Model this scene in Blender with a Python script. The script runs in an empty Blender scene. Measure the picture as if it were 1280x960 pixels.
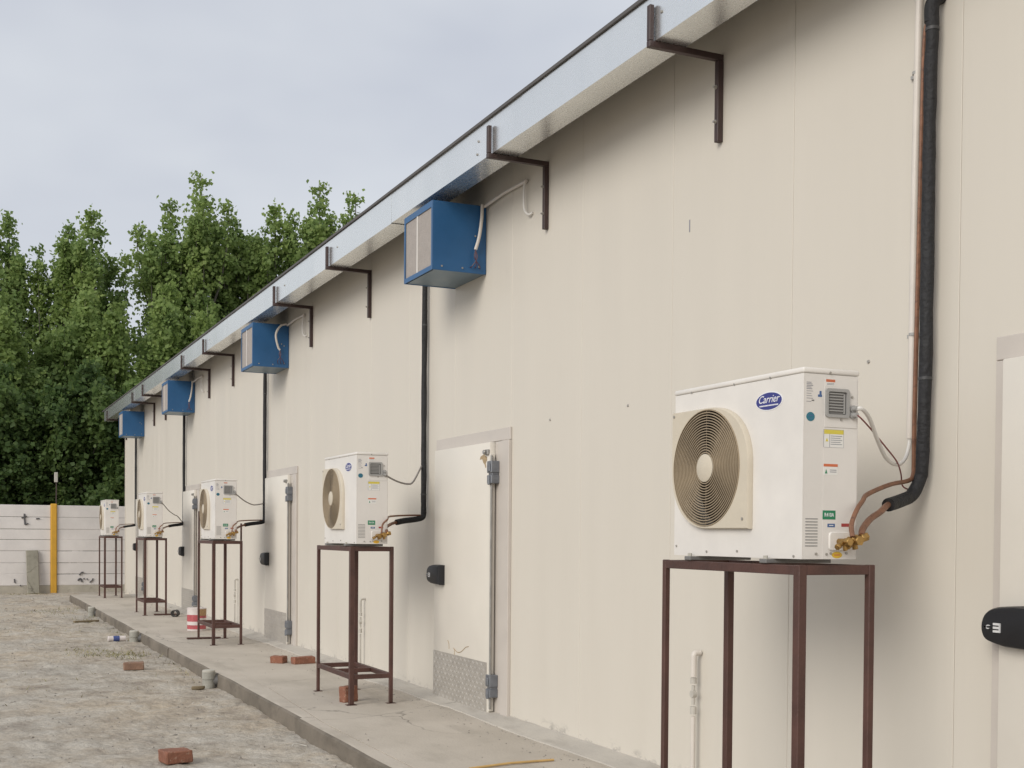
import bpy, bmesh, math, random
import numpy as np
from mathutils import Vector, Matrix, noise as mnoise
R = math.radians
S = bpy.context.scene
C = S.collection
rnd = random.Random(7)

# ------------------------------------------------------------------ camera
cd = bpy.data.cameras.new('camera')
cam = bpy.data.objects.new('camera', cd); C.objects.link(cam)
cr = Vector((0.90863226, -0.41752345, 0.00784798)); cu = Vector((0.00036559, 0.01958850, 0.99980806)); cf = Vector((0.41759704, 0.90845498, -0.01795139))
m = Matrix((cr, cu, -cf)).transposed().to_4x4(); m.translation = (-3.5776, 0, 1.3)
cam.matrix_world = m
cd.sensor_width = 36; cd.lens = 43.16; cd.shift_y = 0.1682
cd.clip_start = 0.05; cd.clip_end = 2000
S.camera = cam

# ------------------------------------------------------------------ sky, sun, exposure
SUN_DIR = Vector((0.68, 0.38, -0.42)).normalized()          # the way the light travels
w = bpy.data.worlds.new('World'); S.world = w; w.use_nodes = True
nt = w.node_tree; nt.nodes.clear()
out = nt.nodes.new('ShaderNodeOutputWorld'); bg = nt.nodes.new('ShaderNodeBackground')
sky = nt.nodes.new('ShaderNodeTexSky'); sky.sky_type = 'NISHITA'; sky.sun_disc = False
sky.sun_elevation = math.asin(-SUN_DIR.z); sky.sun_rotation = math.atan2(-SUN_DIR.x, -SUN_DIR.y)
sky.dust_density = 4; sky.air_density = 1.0
tc = nt.nodes.new('ShaderNodeTexCoord'); mp = nt.nodes.new('ShaderNodeMapping'); mp.inputs['Scale'].default_value = (1, 1, 2.2)
nz = nt.nodes.new('ShaderNodeTexNoise'); nz.inputs['Scale'].default_value = 2.0; nz.inputs['Detail'].default_value = 4; nz.inputs['Roughness'].default_value = .55
rp = nt.nodes.new('ShaderNodeValToRGB')                      # overcast: a grey cloud deck, a little thinner here and there
rp.color_ramp.elements[0].position = .3; rp.color_ramp.elements[0].color = (4.75, 5.02, 5.75, 1)
rp.color_ramp.elements[1].position = .72; rp.color_ramp.elements[1].color = (7.0, 7.25, 7.5, 1)
mx = nt.nodes.new('ShaderNodeMix'); mx.data_type = 'RGBA'; mx.inputs[0].default_value = .9
nt.links.new(tc.outputs['Generated'], mp.inputs['Vector']); nt.links.new(mp.outputs[0], nz.inputs['Vector'])
nt.links.new(nz.outputs['Fac'], rp.inputs['Fac']); nt.links.new(sky.outputs[0], mx.inputs[6]); nt.links.new(rp.outputs[0], mx.inputs[7])
nt.links.new(mx.outputs[2], bg.inputs['Color']); bg.inputs['Strength'].default_value = .098
nt.links.new(bg.outputs[0], out.inputs['Surface'])
sd = bpy.data.lights.new('sun', 'SUN'); sd.energy = 1.75; sd.angle = R(32); sd.color = (1, .96, .89)
sun = bpy.data.objects.new('sun', sd); C.objects.link(sun); sun.location = (-6, -4, 9)
sun.rotation_euler = SUN_DIR.to_track_quat('-Z', 'Y').to_euler()
S.view_settings.view_transform = 'Standard'; S.view_settings.look = 'None'
S.view_settings.exposure = 0.25; S.view_settings.gamma = 1

# ------------------------------------------------------------------ materials
def node(nt, t, **kw):
    n = nt.nodes.new(t)
    for k, v in kw.items(): setattr(n, k, v)
    return n
def mixc(nt, fac, a, b, blend='MIX'):
    n = node(nt, 'ShaderNodeMix', data_type='RGBA', blend_type=blend)
    for i, v in ((0, fac), (6, a), (7, b)):
        if hasattr(v, 'links'): nt.links.new(v, n.inputs[i])
        elif isinstance(v, tuple): n.inputs[i].default_value = (*v, 1)
        else: n.inputs[i].default_value = v
    return n.outputs[2]
def noise(nt, vec, scale, detail=3, rough=.5):
    n = node(nt, 'ShaderNodeTexNoise'); n.inputs['Scale'].default_value = scale; n.inputs['Detail'].default_value = detail; n.inputs['Roughness'].default_value = rough
    nt.links.new(vec, n.inputs['Vector']); return n.outputs['Fac']
def ramp(nt, v, a, b, lo=0, hi=1):
    n = node(nt, 'ShaderNodeMapRange'); n.inputs[1].default_value = a; n.inputs[2].default_value = b; n.inputs[3].default_value = lo; n.inputs[4].default_value = hi
    nt.links.new(v, n.inputs[0]); return n.outputs[0]
def math_(nt, op, a, b):
    n = node(nt, 'ShaderNodeMath', operation=op)
    for i, v in enumerate((a, b)):
        if hasattr(v, 'links'): nt.links.new(v, n.inputs[i])
        else: n.inputs[i].default_value = v
    return n.outputs[0]
def coords(nt, scale=(1, 1, 1), world=False):
    if world: v = node(nt, 'ShaderNodeNewGeometry').outputs['Position']
    else: v = node(nt, 'ShaderNodeTexCoord').outputs['Object']
    mp = node(nt, 'ShaderNodeMapping'); mp.inputs['Scale'].default_value = scale; nt.links.new(v, mp.inputs['Vector']); return mp.outputs[0]
def bump(nt, b, h, strength, dist=.01):
    n = node(nt, 'ShaderNodeBump'); n.inputs['Strength'].default_value = strength; n.inputs['Distance'].default_value = dist
    nt.links.new(h, n.inputs['Height']); nt.links.new(n.outputs[0], b.inputs['Normal']); return n
def newmat(name):
    m = bpy.data.materials.new(name); m.use_nodes = True
    return m, m.node_tree, m.node_tree.nodes['Principled BSDF']
def pbr(name, col, rough=.5, metal=0, var=.12, vs=4, bmp=0, bs=60, spec=.5, alt=None, altcov=.5, stretch=(1, 1, 1)):
    m, nt, b = newmat(name)
    v = coords(nt, stretch, world=True)
    n1 = noise(nt, v, vs, 5, .6)
    dark = tuple(c * (1 - var) for c in col); lite = tuple(min(1, c * (1 + var)) for c in col)
    c = mixc(nt, ramp(nt, n1, .3, .7), dark, lite)
    if alt:
        n2 = noise(nt, v, vs * 3.1, 6, .65)
        c = mixc(nt, ramp(nt, n2, 1 - altcov - .06, 1 - altcov + .06), c, alt)
    nt.links.new(c, b.inputs['Base Color'])
    nt.links.new(ramp(nt, n1, .3, .7, max(0, rough - .07), min(1, rough + .07)), b.inputs['Roughness'])
    b.inputs['Metallic'].default_value = metal; b.inputs['Specular IOR Level'].default_value = spec
    if bmp: bump(nt, b, noise(nt, v, bs, 4), bmp)
    return m

def wall_mat():
    m, nt, b = newmat('cream coated steel')
    p = coords(nt, world=True)
    st = noise(nt, coords(nt, (1, 3, .35), True), 1.4, 4)
    c = mixc(nt, ramp(nt, st, .3, .7), (.606, .565, .496), (.624, .583, .514))
    fine = noise(nt, coords(nt, (1, 9, .25), True), 3.2, 5, .65)               # faint runs down the sheet
    c = mixc(nt, ramp(nt, fine, .6, .85, 0, .035), c, (.5, .46, .39))
    sx = node(nt, 'ShaderNodeSeparateXYZ'); nt.links.new(p, sx.inputs[0])
    sp = noise(nt, coords(nt, (1, 1, 2.2), True), 4.5, 7, .7)                                                # mortar splashed along the foot of the wall
    d = math_(nt, 'MULTIPLY', ramp(nt, sx.outputs['Z'], .03, .10, 1, 0), ramp(nt, sp, .52, .62, 0, .8))
    c = mixc(nt, d, c, (.30, .285, .26))
    nt.links.new(c, b.inputs['Base Color'])
    nt.links.new(ramp(nt, st, .3, .7, .42, .55), b.inputs['Roughness']); b.inputs['Specular IOR Level'].default_value = .35
    wv = node(nt, 'ShaderNodeTexWave', wave_type='BANDS', bands_direction='Y'); wv.inputs['Scale'].default_value = 6.2; wv.inputs['Distortion'].default_value = .25
    nt.links.new(coords(nt, world=True), wv.inputs['Vector'])
    oil = noise(nt, coords(nt, (1, 1.3, .5), True), 1.3, 2)
    h = math_(nt, 'ADD', math_(nt, 'MULTIPLY', wv.outputs['Fac'], .035), math_(nt, 'MULTIPLY', oil, .25))
    bump(nt, b, h, .2, .02)
    return m
def ground_mat():
    m, nt, b = newmat('dusty rubble ground')
    p = coords(nt, world=True)
    big = noise(nt, p, .55, 5, .6); mid = noise(nt, coords(nt, (1.0, 1.0, 1), True), 3.5, 6, .65); fin = noise(nt, p, 38, 4, .7)
    c = mixc(nt, ramp(nt, big, .38, .62), (.39, .352, .30), (.48, .405, .31))
    c = mixc(nt, ramp(nt, mid, .46, .64, 0, .75), c, (.54, .505, .445))
    c = mixc(nt, ramp(nt, mid, .34, .46, .6, 0), c, (.235, .195, .165))
    vo = node(nt, 'ShaderNodeTexVoronoi'); vo.inputs['Scale'].default_value = 16; nt.links.new(p, vo.inputs['Vector'])
    c = mixc(nt, ramp(nt, vo.outputs['Distance'], .0, .45, .35, 0), c, (.40, .38, .35))
    c = mixc(nt, ramp(nt, fin, .4, .7, 0, .4), c, (.24, .215, .18))
    sp = noise(nt, coords(nt, (1, 1.3, 1), True), 11, 5, .7)
    c = mixc(nt, ramp(nt, sp, .61, .70, 0, .38), c, (.15, .135, .11))
    c = mixc(nt, ramp(nt, sp, .36, .30, 0, .6), c, (.60, .57, .51))
    gr = noise(nt, p, 1.7, 6, .7)
    c = mixc(nt, ramp(nt, gr, .66, .76, 0, .25), c, (.15, .16, .075))
    nt.links.new(c, b.inputs['Base Color']); b.inputs['Roughness'].default_value = .95; b.inputs['Specular IOR Level'].default_value = .2
    h = math_(nt, 'ADD', math_(nt, 'MULTIPLY', fin, .35), math_(nt, 'ADD', mid, math_(nt, 'MULTIPLY', vo.outputs['Distance'], -.4)))
    bump(nt, b, h, .7, .035)
    return m
def concrete_mat(name, a, bcol, dark, vs=1.2):
    m, nt, b = newmat(name)
    p = coords(nt, world=True)
    n1 = noise(nt, p, vs, 6, .62); n2 = noise(nt, coords(nt, (1, .35, 1), True), vs * 2.6, 5, .6); n3 = noise(nt, p, 60, 3)
    c = mixc(nt, ramp(nt, n1, .35, .65), a, bcol)
    c = mixc(nt, ramp(nt, n2, .52, .74, 0, .75), c, dark)
    n4 = noise(nt, p, .45, 3); wp = node(nt, 'ShaderNodeVectorMath', operation='ADD'); sc = node(nt, 'ShaderNodeVectorMath', operation='SCALE'); sc.inputs[3].default_value = .35
    nn = node(nt, 'ShaderNodeTexNoise'); nn.inputs['Scale'].default_value = 2.5; nn.inputs['Detail'].default_value = 5; nt.links.new(p, nn.inputs['Vector']); nt.links.new(nn.outputs['Color'], sc.inputs[0]); nt.links.new(p, wp.inputs[0]); nt.links.new(sc.outputs[0], wp.inputs[1])
    ve = node(nt, 'ShaderNodeTexVoronoi', feature='DISTANCE_TO_EDGE'); ve.inputs['Scale'].default_value = .55; nt.links.new(wp.outputs[0], ve.inputs['Vector'])
    crack = math_(nt, 'MULTIPLY', ramp(nt, ve.outputs['Distance'], .0015, .006, 1, 0), ramp(nt, n4, .5, .6))
    c = mixc(nt, math_(nt, 'MULTIPLY', crack, .6), c, (.10, .09, .075))
    c = mixc(nt, ramp(nt, n3, .55, .8, 0, .25), c, dark)
    nt.links.new(c, b.inputs['Base Color']); b.inputs['Roughness'].default_value = .88; b.inputs['Specular IOR Level'].default_value = .25
    bump(nt, b, math_(nt, 'ADD', n2, math_(nt, 'MULTIPLY', n3, .3)), .45, .012)
    return m
def galv_mat():
    m, nt, b = newmat('galvanised sheet')
    p = coords(nt, world=True)
    vo = node(nt, 'ShaderNodeTexVoronoi'); vo.inputs['Scale'].default_value = 45; nt.links.new(p, vo.inputs['Vector'])
    n1 = noise(nt, coords(nt, (1, 1, .4), True), 1.6, 3, .5)
    c = mixc(nt, ramp(nt, n1, .3, .7), (.80, .82, .82), (.88, .89, .885))
    sep = node(nt, 'ShaderNodeSeparateColor'); nt.links.new(vo.outputs['Color'], sep.inputs[0])
    c = mixc(nt, ramp(nt, sep.outputs[0], 0, 1, 0, .03), c, (.6, .63, .64))
    nt.links.new(c, b.inputs['Base Color']); b.inputs['Metallic'].default_value = .9
    nt.links.new(ramp(nt, sep.outputs[1], 0, 1, .265, .28), b.inputs['Roughness'])
    bump(nt, b, noise(nt, coords(nt, (1, 1, .6), True), 1.6, 2), .12, .03)
    return m
def leaf_mat(name, a, b_, c_):
    m, nt, b = newmat(name)
    p = coords(nt, world=True)
    big = noise(nt, p, .8, 3); fin = noise(nt, p, 7.5, 2)
    c = mixc(nt, ramp(nt, big, .35, .65), a, b_)
    c = mixc(nt, ramp(nt, fin, .5, .72, 0, .7), c, c_)
    oi = node(nt, 'ShaderNodeObjectInfo')
    c = mixc(nt, ramp(nt, oi.outputs['Random'], 0, 1, 0, .35), c, b_)
    nt.links.new(c, b.inputs['Base Color']); b.inputs['Roughness'].default_value = .55; b.inputs['Specular IOR Level'].default_value = .3
    tr = node(nt, 'ShaderNodeBsdfTranslucent'); nt.links.new(c, tr.inputs[0])
    ms = node(nt, 'ShaderNodeMixShader'); ms.inputs[0].default_value = .5
    nt.links.new(b.outputs[0], ms.inputs[1]); nt.links.new(tr.outputs[0], ms.inputs[2])
    nt.links.new(ms.outputs[0], nt.nodes['Material Output'].inputs['Surface'])
    return m
M = dict(
    wall=wall_mat(), ground=ground_mat(), galv=galv_mat(),
    walk=concrete_mat('walkway concrete', (.445, .40, .34), (.52, .47, .405), (.35, .315, .265)),
    kerb=concrete_mat('shaded kerb concrete', (.15, .13, .105), (.215, .185, .15), (.09, .078, .062), 2.5),  # stained concrete, with the outer face's shade put into the dark tone
    mortar=concrete_mat('mortar', (.46, .43, .385), (.52, .485, .43), (.36, .33, .29), 3),
    slab=concrete_mat('raw concrete', (.27, .255, .21), (.33, .31, .255), (.2, .185, .15), 3),
    white=pbr('white enamel', (.70, .67, .63), .38, var=.045, vs=6, spec=.4),
    panelwhite=pbr('side panel enamel', (.68, .65, .615), .42, var=.03, vs=6, spec=.4),
    beige=pbr('beige plastic', (.57, .51, .41), .5, var=.05, vs=9),
    wire=pbr('beige coated wire', (.35, .275, .185), .5, var=.08, vs=12),
    cavity=pbr('dark fan cavity', (.035, .026, .019), .8),
    blade=pbr('fan blade plastic', (.075, .058, .043), .55),
    grey=pbr('grey plastic', (.33, .325, .315), .5, var=.06),
    greyd=pbr('dark and shaded grey plastic', (.17, .165, .16), .6, var=.06),  # dark rails, pipe and print; recess shade painted in grip and slots
    screw=pbr('zinc screw', (.38, .36, .33), .45, metal=.6),
    brass=pbr('brass', (.40, .25, .09), .38, metal=.85, var=.25, vs=40),
    copper=pbr('tarnished copper', (.23, .115, .07), .5, metal=.35, var=.25, vs=18, alt=(.14, .075, .055), altcov=.4),
    foam=pbr('black foam insulation', (.014, .014, .016), .7, var=.35, vs=14, bmp=.9, bs=45),
    tape=pbr('grey tape', (.045, .045, .047), .5),
    pvc=pbr('white pvc', (.62, .575, .525), .42, var=.05, vs=8),
    pvcgrey=pbr('weathered pvc', (.47, .445, .40), .55, var=.1, vs=10),
    cable=pbr('white cable', (.68, .66, .63), .5, var=.05), cableg=pbr('grey cable', (.22, .20, .19), .5), cabler=pbr('red wire', (.20, .055, .055), .5), cabled=pbr('dark wire', (.075, .022, .04), .5),
    rust=pbr('red oxide steel', (.076, .034, .026), .55, var=.28, vs=7, alt=(.11, .05, .035), altcov=.22, bmp=.25, bs=60),
    bracket=pbr('dark painted steel', (.050, .029, .027), .5, var=.28, vs=9, alt=(.085, .042, .03), altcov=.2),
    blue=pbr('blue painted steel', (.021, .098, .235), .42, var=.1, vs=3, bmp=.08, bs=20),
    blued=pbr('blue grey underside', (.15, .215, .27), .42, metal=.4, var=.12, vs=6),
    filt=pbr('grey filter mesh', (.36, .325, .30), .8, var=.08, vs=30, bmp=.5, bs=160),
    roof=pbr('roof edge', (.085, .078, .075), .6, var=.2),
    door=pbr('door cream', (.68, .64, .572), .42, var=.025, vs=3),
    frame=pbr('grey door frame', (.53, .485, .44), .4, var=.05, vs=4),
    alu=pbr('aluminium tread', (.49, .46, .415), .42, metal=.45, var=.1, vs=14),
    hinge=pbr('grey hinge', (.19, .20, .22), .4, metal=.4, var=.15, vs=20),
    steel=pbr('steel rod', (.34, .33, .31), .4, metal=.6, var=.15, vs=12),
    black=pbr('black plastic', (.010, .010, .012), .45, var=.1, spec=.5),
    mark=pbr('pale print', (.62, .62, .62), .5),
    plank=pbr('whitewashed precast', (.68, .645, .62), .75, var=.08, vs=2.2, alt=(.58, .54, .51), altcov=.25, bmp=.3, bs=25),
    plankb=pbr('soiled whitewash', (.42, .385, .32), .85, var=.15, vs=3, alt=(.3, .27, .22), altcov=.35, bmp=.3, bs=25),
    yellow=pbr('yellow paint', (.60, .33, .035), .6, var=.1, vs=5), yellowd=pbr('rusty slot', (.07, .035, .015), .8),
    graf=pbr('dark paint mark', (.10, .095, .10), .8),
    brick=pbr('fired brick', (.235, .10, .062), .9, var=.2, vs=14, alt=(.40, .27, .20), altcov=.36, bmp=.6, bs=60),
    brickd=pbr('dusty brick', (.24, .145, .10), .9, var=.2, vs=14, alt=(.30, .25, .2), altcov=.35, bmp=.6, bs=60),
    red=pbr('red print', (.42, .085, .095), .5, var=.25, vs=20, alt=(.5, .3, .29), altcov=.2), tin=pbr('tin print', (.62, .565, .54), .45, var=.12, vs=14),
    gold=pbr('brown print', (.36, .22, .10), .5, var=.3, vs=40),
    cyl=pbr('grey cement cap', (.33, .32, .28), .85, var=.12, vs=14, bmp=.3, bs=50), cyll=pbr('pale cement cap', (.46, .44, .385), .85, var=.1, vs=14),
    wood=pbr('bamboo', (.55, .36, .14), .6, var=.15, vs=9), plankw=pbr('weathered board', (.20, .155, .095), .9, var=.2, vs=9),
    navy=pbr('navy logo', (.030, .035, .20), .35, var=.03), lwhite=pbr('logo white', (.78, .78, .8), .4, var=.02),
    teal=pbr('teal sticker', (.02, .155, .215), .4), green=pbr('green sticker', (.012, .19, .085), .45), orange=pbr('orange sticker', (.55, .14, .055), .45),
    yel=pbr('yellow sticker', (.62, .52, .07), .45), yelo=pbr('amber sticker', (.65, .42, .03), .45), paper=pbr('sticker white', (.72, .71, .68), .5, var=.02), ink=pbr('grey ink', (.26, .26, .29), .6), bluesm=pbr('blue sticker', (.06, .12, .27), .45), redsm=pbr('red sticker', (.35, .045, .04), .45),
    bark=pbr('poplar bark', (.16, .145, .12), .9, var=.25, vs=6, bmp=.5, bs=20),
    leaf=leaf_mat('poplar leaves', (.17, .26, .085), (.28, .375, .115), (.42, .49, .17)),
    leaf_shaded=leaf_mat('shade-toned poplar leaves', (.075, .13, .042), (.12, .185, .055), (.22, .29, .085)),  # low poplars: shade at the tree bottoms put into a darker leaf colour
    grass=pbr('thin grass', (.17, .17, .075), .8, var=.3, vs=10, alt=(.30, .26, .14), altcov=.5),
    stone=pbr('loose stone', (.30, .275, .24), .92, var=.35, vs=9, alt=(.13, .115, .095), altcov=.4),
    stain=pbr('rust stain', (.36, .27, .16), .7, var=.2, vs=40),
    bluep=pbr('blue print', (.05, .075, .22), .45),
)
random.seed(3)

# ------------------------------------------------------------------ mesh helpers
class MB:
    def __init__(s): s.b = bmesh.new()
    def face(s, pts, mi=0):
        f = s.b.faces.new([s.b.verts.new(p) for p in pts]); f.material_index = mi; return f
    def box(s, x0, x1, y0, y1, z0, z1, mi=0, mat=None):
        v = [s.b.verts.new(mat @ Vector((x, y, z)) if mat else (x, y, z)) for x in (x0, x1) for y in (y0, y1) for z in (z0, z1)]
        for q in ((0, 1, 3, 2), (4, 6, 7, 5), (0, 4, 5, 1), (2, 3, 7, 6), (0, 2, 6, 4), (1, 5, 7, 3)):
            f = s.b.faces.new([v[i] for i in q]); f.material_index = mi
        return v
    def tube(s, pts, r, seg=10, mi=0, caps=True):
        pts = [Vector(p) for p in pts]; n = len(pts); rs = r if isinstance(r, (list, tuple)) else [r] * n
        t0 = (pts[1] - pts[0]).normalized(); a = Vector((0, 0, 1)) if abs(t0.z) < .9 else Vector((1, 0, 0)); nrm = t0.cross(a).normalized()
        rings = []
        for i, p in enumerate(pts):
            t = (pts[min(i + 1, n - 1)] - pts[max(i - 1, 0)]).normalized()
            nrm = (nrm - t * nrm.dot(t)).normalized(); bi = t.cross(nrm)
            rings.append([s.b.verts.new(p + (nrm * math.cos(2 * math.pi * k / seg) + bi * math.sin(2 * math.pi * k / seg)) * rs[i]) for k in range(seg)])
        for i in range(n - 1):
            for k in range(seg):
                f = s.b.faces.new((rings[i][k], rings[i][(k + 1) % seg], rings[i + 1][(k + 1) % seg], rings[i + 1][k])); f.material_index = mi
        if caps:
            s.b.faces.new(rings[0][::-1]).material_index = mi; s.b.faces.new(rings[-1]).material_index = mi
    def prism(s, outl, fn, a, b, mi=0):               # outl: 2-D points, fn(u,v,h) -> 3-D
        A = [s.b.verts.new(fn(u, v, a)) for u, v in outl]; B = [s.b.verts.new(fn(u, v, b)) for u, v in outl]; n = len(outl)
        s.b.faces.new(A[::-1]).material_index = mi; s.b.faces.new(B).material_index = mi
        for i in range(n): s.b.faces.new((A[i], A[(i + 1) % n], B[(i + 1) % n], B[i])).material_index = mi
    def holed(s, outl, hole, fn, a, b, mi=0):          # plate with a hole: outl and hole have the same count and matching angles
        n = len(outl)
        O0 = [s.b.verts.new(fn(u, v, a)) for u, v in outl]; O1 = [s.b.verts.new(fn(u, v, b)) for u, v in outl]
        H0 = [s.b.verts.new(fn(u, v, a)) for u, v in hole]; H1 = [s.b.verts.new(fn(u, v, b)) for u, v in hole]
        for i in range(n):
            j = (i + 1) % n
            for q in ((O1[i], O1[j], H1[j], H1[i]), (O0[j], O0[i], H0[i], H0[j]), (O0[i], O0[j], O1[j], O1[i]), (H0[j], H0[i], H1[i], H1[j])):
                s.b.faces.new(q).material_index = mi
    def ring(s, c, r0, r1, x0, x1, seg=48, mi=0):      # flat wire ring round the x axis
        L = []
        for k in range(seg):
            a = 2 * math.pi * k / seg; cy, sz = math.cos(a), math.sin(a)
            L.append([s.b.verts.new((c[0] + x, c[1] + cy * r, c[2] + sz * r)) for x, r in ((x0, r0), (x0, r1), (x1, r1), (x1, r0))])
        for k in range(seg):
            A, B = L[k], L[(k + 1) % seg]
            for i in range(4): s.b.faces.new((A[i], A[(i + 1) % 4], B[(i + 1) % 4], B[i])).material_index = mi
    def build(s, name, mats, parent=None, bevel=0, origin=None, seg=1, smooth=True, world=False):
        bmesh.ops.recalc_face_normals(s.b, faces=s.b.faces[:])
        if bevel:
            es = [e for e in s.b.edges if len(e.link_faces) == 2 and e.calc_face_angle(0) > .6]
            bmesh.ops.bevel(s.b, geom=es, offset=bevel, segments=seg, affect='EDGES', profile=.5, clamp_overlap=True)
        if world and parent is not None:
            o_ = parent.matrix_basis.translation
            bmesh.ops.translate(s.b, verts=s.b.verts[:], vec=-o_)
        if origin is not None: bmesh.ops.translate(s.b, verts=s.b.verts[:], vec=-Vector(origin))
        me = bpy.data.meshes.new(name); s.b.to_mesh(me); s.b.free()
        for x in (mats if isinstance(mats, (list, tuple)) else [mats]): me.materials.append(M[x])
        if smooth and len(me.polygons):
            me.polygons.foreach_set('use_smooth', [True] * len(me.polygons)); me.set_sharp_from_angle(angle=R(35))
        o = bpy.data.objects.new(name, me); C.objects.link(o)
        if parent is not None: o.parent = parent
        if origin is not None: o.location = origin
        return o
def tag(o, label=None, cat=None, group=None, kind=None):
    if label: o['label'] = label
    if cat: o['category'] = cat
    if group: o['group'] = group
    if kind: o['kind'] = kind
    return o
def thing(name, label, cat, loc=(0, 0, 0), rz=0, group=None):
    o = bpy.data.objects.new(name, None); C.objects.link(o); o.location = loc; o.rotation_euler.z = rz; o.empty_display_size = .2
    return tag(o, label, cat, group)
def inst(src, parent, loc=(0, 0, 0), rot=None):        # a copy of one part (mesh shared)
    c = src.copy(); C.objects.link(c); c.parent = parent; c.location = loc
    if rot: c.rotation_euler = rot
    return c
def dup(root, loc, rz=0, label=None, skip=()):
    r = root.copy(); C.objects.link(r); r.location = loc; r.rotation_euler.z = rz
    if label: r['label'] = label
    for ch in list(root.children):
        if ch.name.split('.')[0] in skip: continue
        c = ch.copy(); C.objects.link(c); c.parent = r
        for g in list(ch.children):
            d = g.copy(); C.objects.link(d); d.parent = c
    return r
def text_mesh(body, size, shear=0, ext=.0006, align='CENTER'):
    cu_ = bpy.data.curves.new('lettering', 'FONT'); cu_.body = body; cu_.size = size; cu_.shear = shear; cu_.extrude = ext; cu_.align_x = align; cu_.align_y = 'CENTER'; cu_.resolution_u = 3
    o = bpy.data.objects.new('lettering', cu_); C.objects.link(o)
    dg = bpy.context.evaluated_depsgraph_get(); me = bpy.data.meshes.new_from_object(o.evaluated_get(dg))
    bpy.data.objects.remove(o); bpy.data.curves.remove(cu_); return me
def text(name, body, size, mat, parent, mtx, shear=0, ext=.0006, sx=1):
    me = text_mesh(body, size, shear, ext); me.materials.clear(); me.materials.append(M[mat])
    me.transform(mtx @ Matrix.Diagonal((sx, 1, 1, 1)))
    o = bpy.data.objects.new(name, me); C.objects.link(o); o.parent = parent; return o
FRONT = lambda x, y, z: Matrix(((0, 0, -1, x), (-1, 0, 0, y), (0, 1, 0, z), (0, 0, 0, 1)))   # text on a face that looks to -x
SIDE = lambda x, y, z: Matrix(((1, 0, 0, x), (0, 0, -1, y), (0, 1, 0, z), (0, 0, 0, 1)))     # text on a face that looks to -y
def ell(cx, cy, rx, ry, n=28): return [(cx + rx * math.cos(2 * math.pi * k / n), cy + ry * math.sin(2 * math.pi * k / n)) for k in range(n)]
def rrect(x0, x1, y0, y1, r, n=5):
    P = []
    for cx, cy, a0 in ((x1 - r, y1 - r, 0), (x0 + r, y1 - r, 90), (x0 + r, y0 + r, 180), (x1 - r, y0 + r, 270)):
        P += [(cx + r * math.cos(R(a0 + 90 * k / n)), cy + r * math.sin(R(a0 + 90 * k / n))) for k in range(n + 1)]
    return P
def spline(P, n=8):                                     # Catmull-Rom through the points
    P = [Vector(p) for p in P]; Q = [P[0] * 2 - P[1]] + P + [P[-1] * 2 - P[-2]]; o = []
    for i in range(1, len(Q) - 2):
        a, b, c, d = Q[i - 1:i + 3]
        for k in range(n):
            t = k / n; o.append(.5 * ((2 * b) + (c - a) * t + (2 * a - 5 * b + 4 * c - d) * t * t + (3 * b - a - 3 * c + d) * t ** 3))
    return o + [P[-1]]

# ------------------------------------------------------------------ ground, walkway
G = -.12
def gz(x, y):
    n = mnoise.noise
    z = G + .022 * n((x * .9, y * .9, 0)) + .017 * n((x * 3.1, y * 2.6, 5)) + .015 * n((x * 7.5, y * 6.5, 9)) + .007 * n((x * 15, y * 13, 2))
    return z - .02 * max(0, (y - 18) / 12)
def build_ground():
    fx = list(np.arange(-7.0, -1.19, .035)); fy = list(np.arange(5.0, 31.0, .055))
    xs = [-600, -200, -60, -25, -12, -9] + fx + [0, 4, 12, 40, 150, 600]
    ys = [-600, -200, -60, -20, -6, 0, 2] + fy + [33, 38, 60, 150, 600]
    V = []
    for y in ys:
        for x in xs:
            z = G
            if -7 <= x <= -1.19 and 5 <= y <= 31:
                z = gz(x, y)
            elif y > 31: z -= .02
            V.append((x, y, z))
    nx = len(xs); F = [(j * nx + i, j * nx + i + 1, (j + 1) * nx + i + 1, (j + 1) * nx + i) for j in range(len(ys) - 1) for i in range(nx - 1)]
    me = bpy.data.meshes.new('ground'); me.from_pydata(V, [], F); me.materials.append(M['ground'])
    me.polygons.foreach_set('use_smooth', [True] * len(F))
    o = bpy.data.objects.new('ground', me); C.objects.link(o); tag(o, kind='structure')
build_ground()
END = 26.3
def kx(y):                                              # inner edge of the kerb, a slightly wandering cold joint
    return -1.235 + .012 * mnoise.noise((y * .7, 3, 0)) + (.1 if y < 10 else .1) * max(0, min(1, (y - 8.2) / 2)) 
def strip(name, ys, left, right, top, mat, depth=.35, jag=.006, open_to=-9):
    mb = MB(); b = mb.b; rows = []
    for y in ys:
        l, r_ = left(y), right(y); tl = top(y)
        rows.append([b.verts.new((l - .006, y, tl - depth)), b.verts.new((l - .004 + jag * mnoise.noise((y * 9, 1, 2)), y, tl - .06)), b.verts.new((l + jag * mnoise.noise((y * 7, 0, 1)), y, tl - (.0006 if name == 'walkway' else .014))), b.verts.new((l + .016, y, tl - (.0003 if name == 'walkway' else .001))),
                     b.verts.new(((l * .6 + r_ * .4), y, tl + .0025 * mnoise.noise((y * 2, 4, 4)))), b.verts.new((r_ - .005, y, tl)), b.verts.new((r_, y, tl - (.008 if y < open_to else .0004))), b.verts.new((r_, y, tl - depth))])
    for A, B in zip(rows, rows[1:]):
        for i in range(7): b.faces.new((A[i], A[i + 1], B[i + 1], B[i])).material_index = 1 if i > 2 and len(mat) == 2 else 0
    b.faces.new(rows[0]); b.faces.new(rows[-1][::-1])
    o = mb.build(name, mat); tag(o, kind='structure'); return o
ysf = list(np.arange(-3, END, .11)) + [END]
strip('walkway', ysf, lambda y: kx(y) + (.005 + .003 * mnoise.noise((y * 5, 2, 2)) if y < 10.1 else .002), lambda y: .02, lambda y: 0, 'walk')
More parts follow.
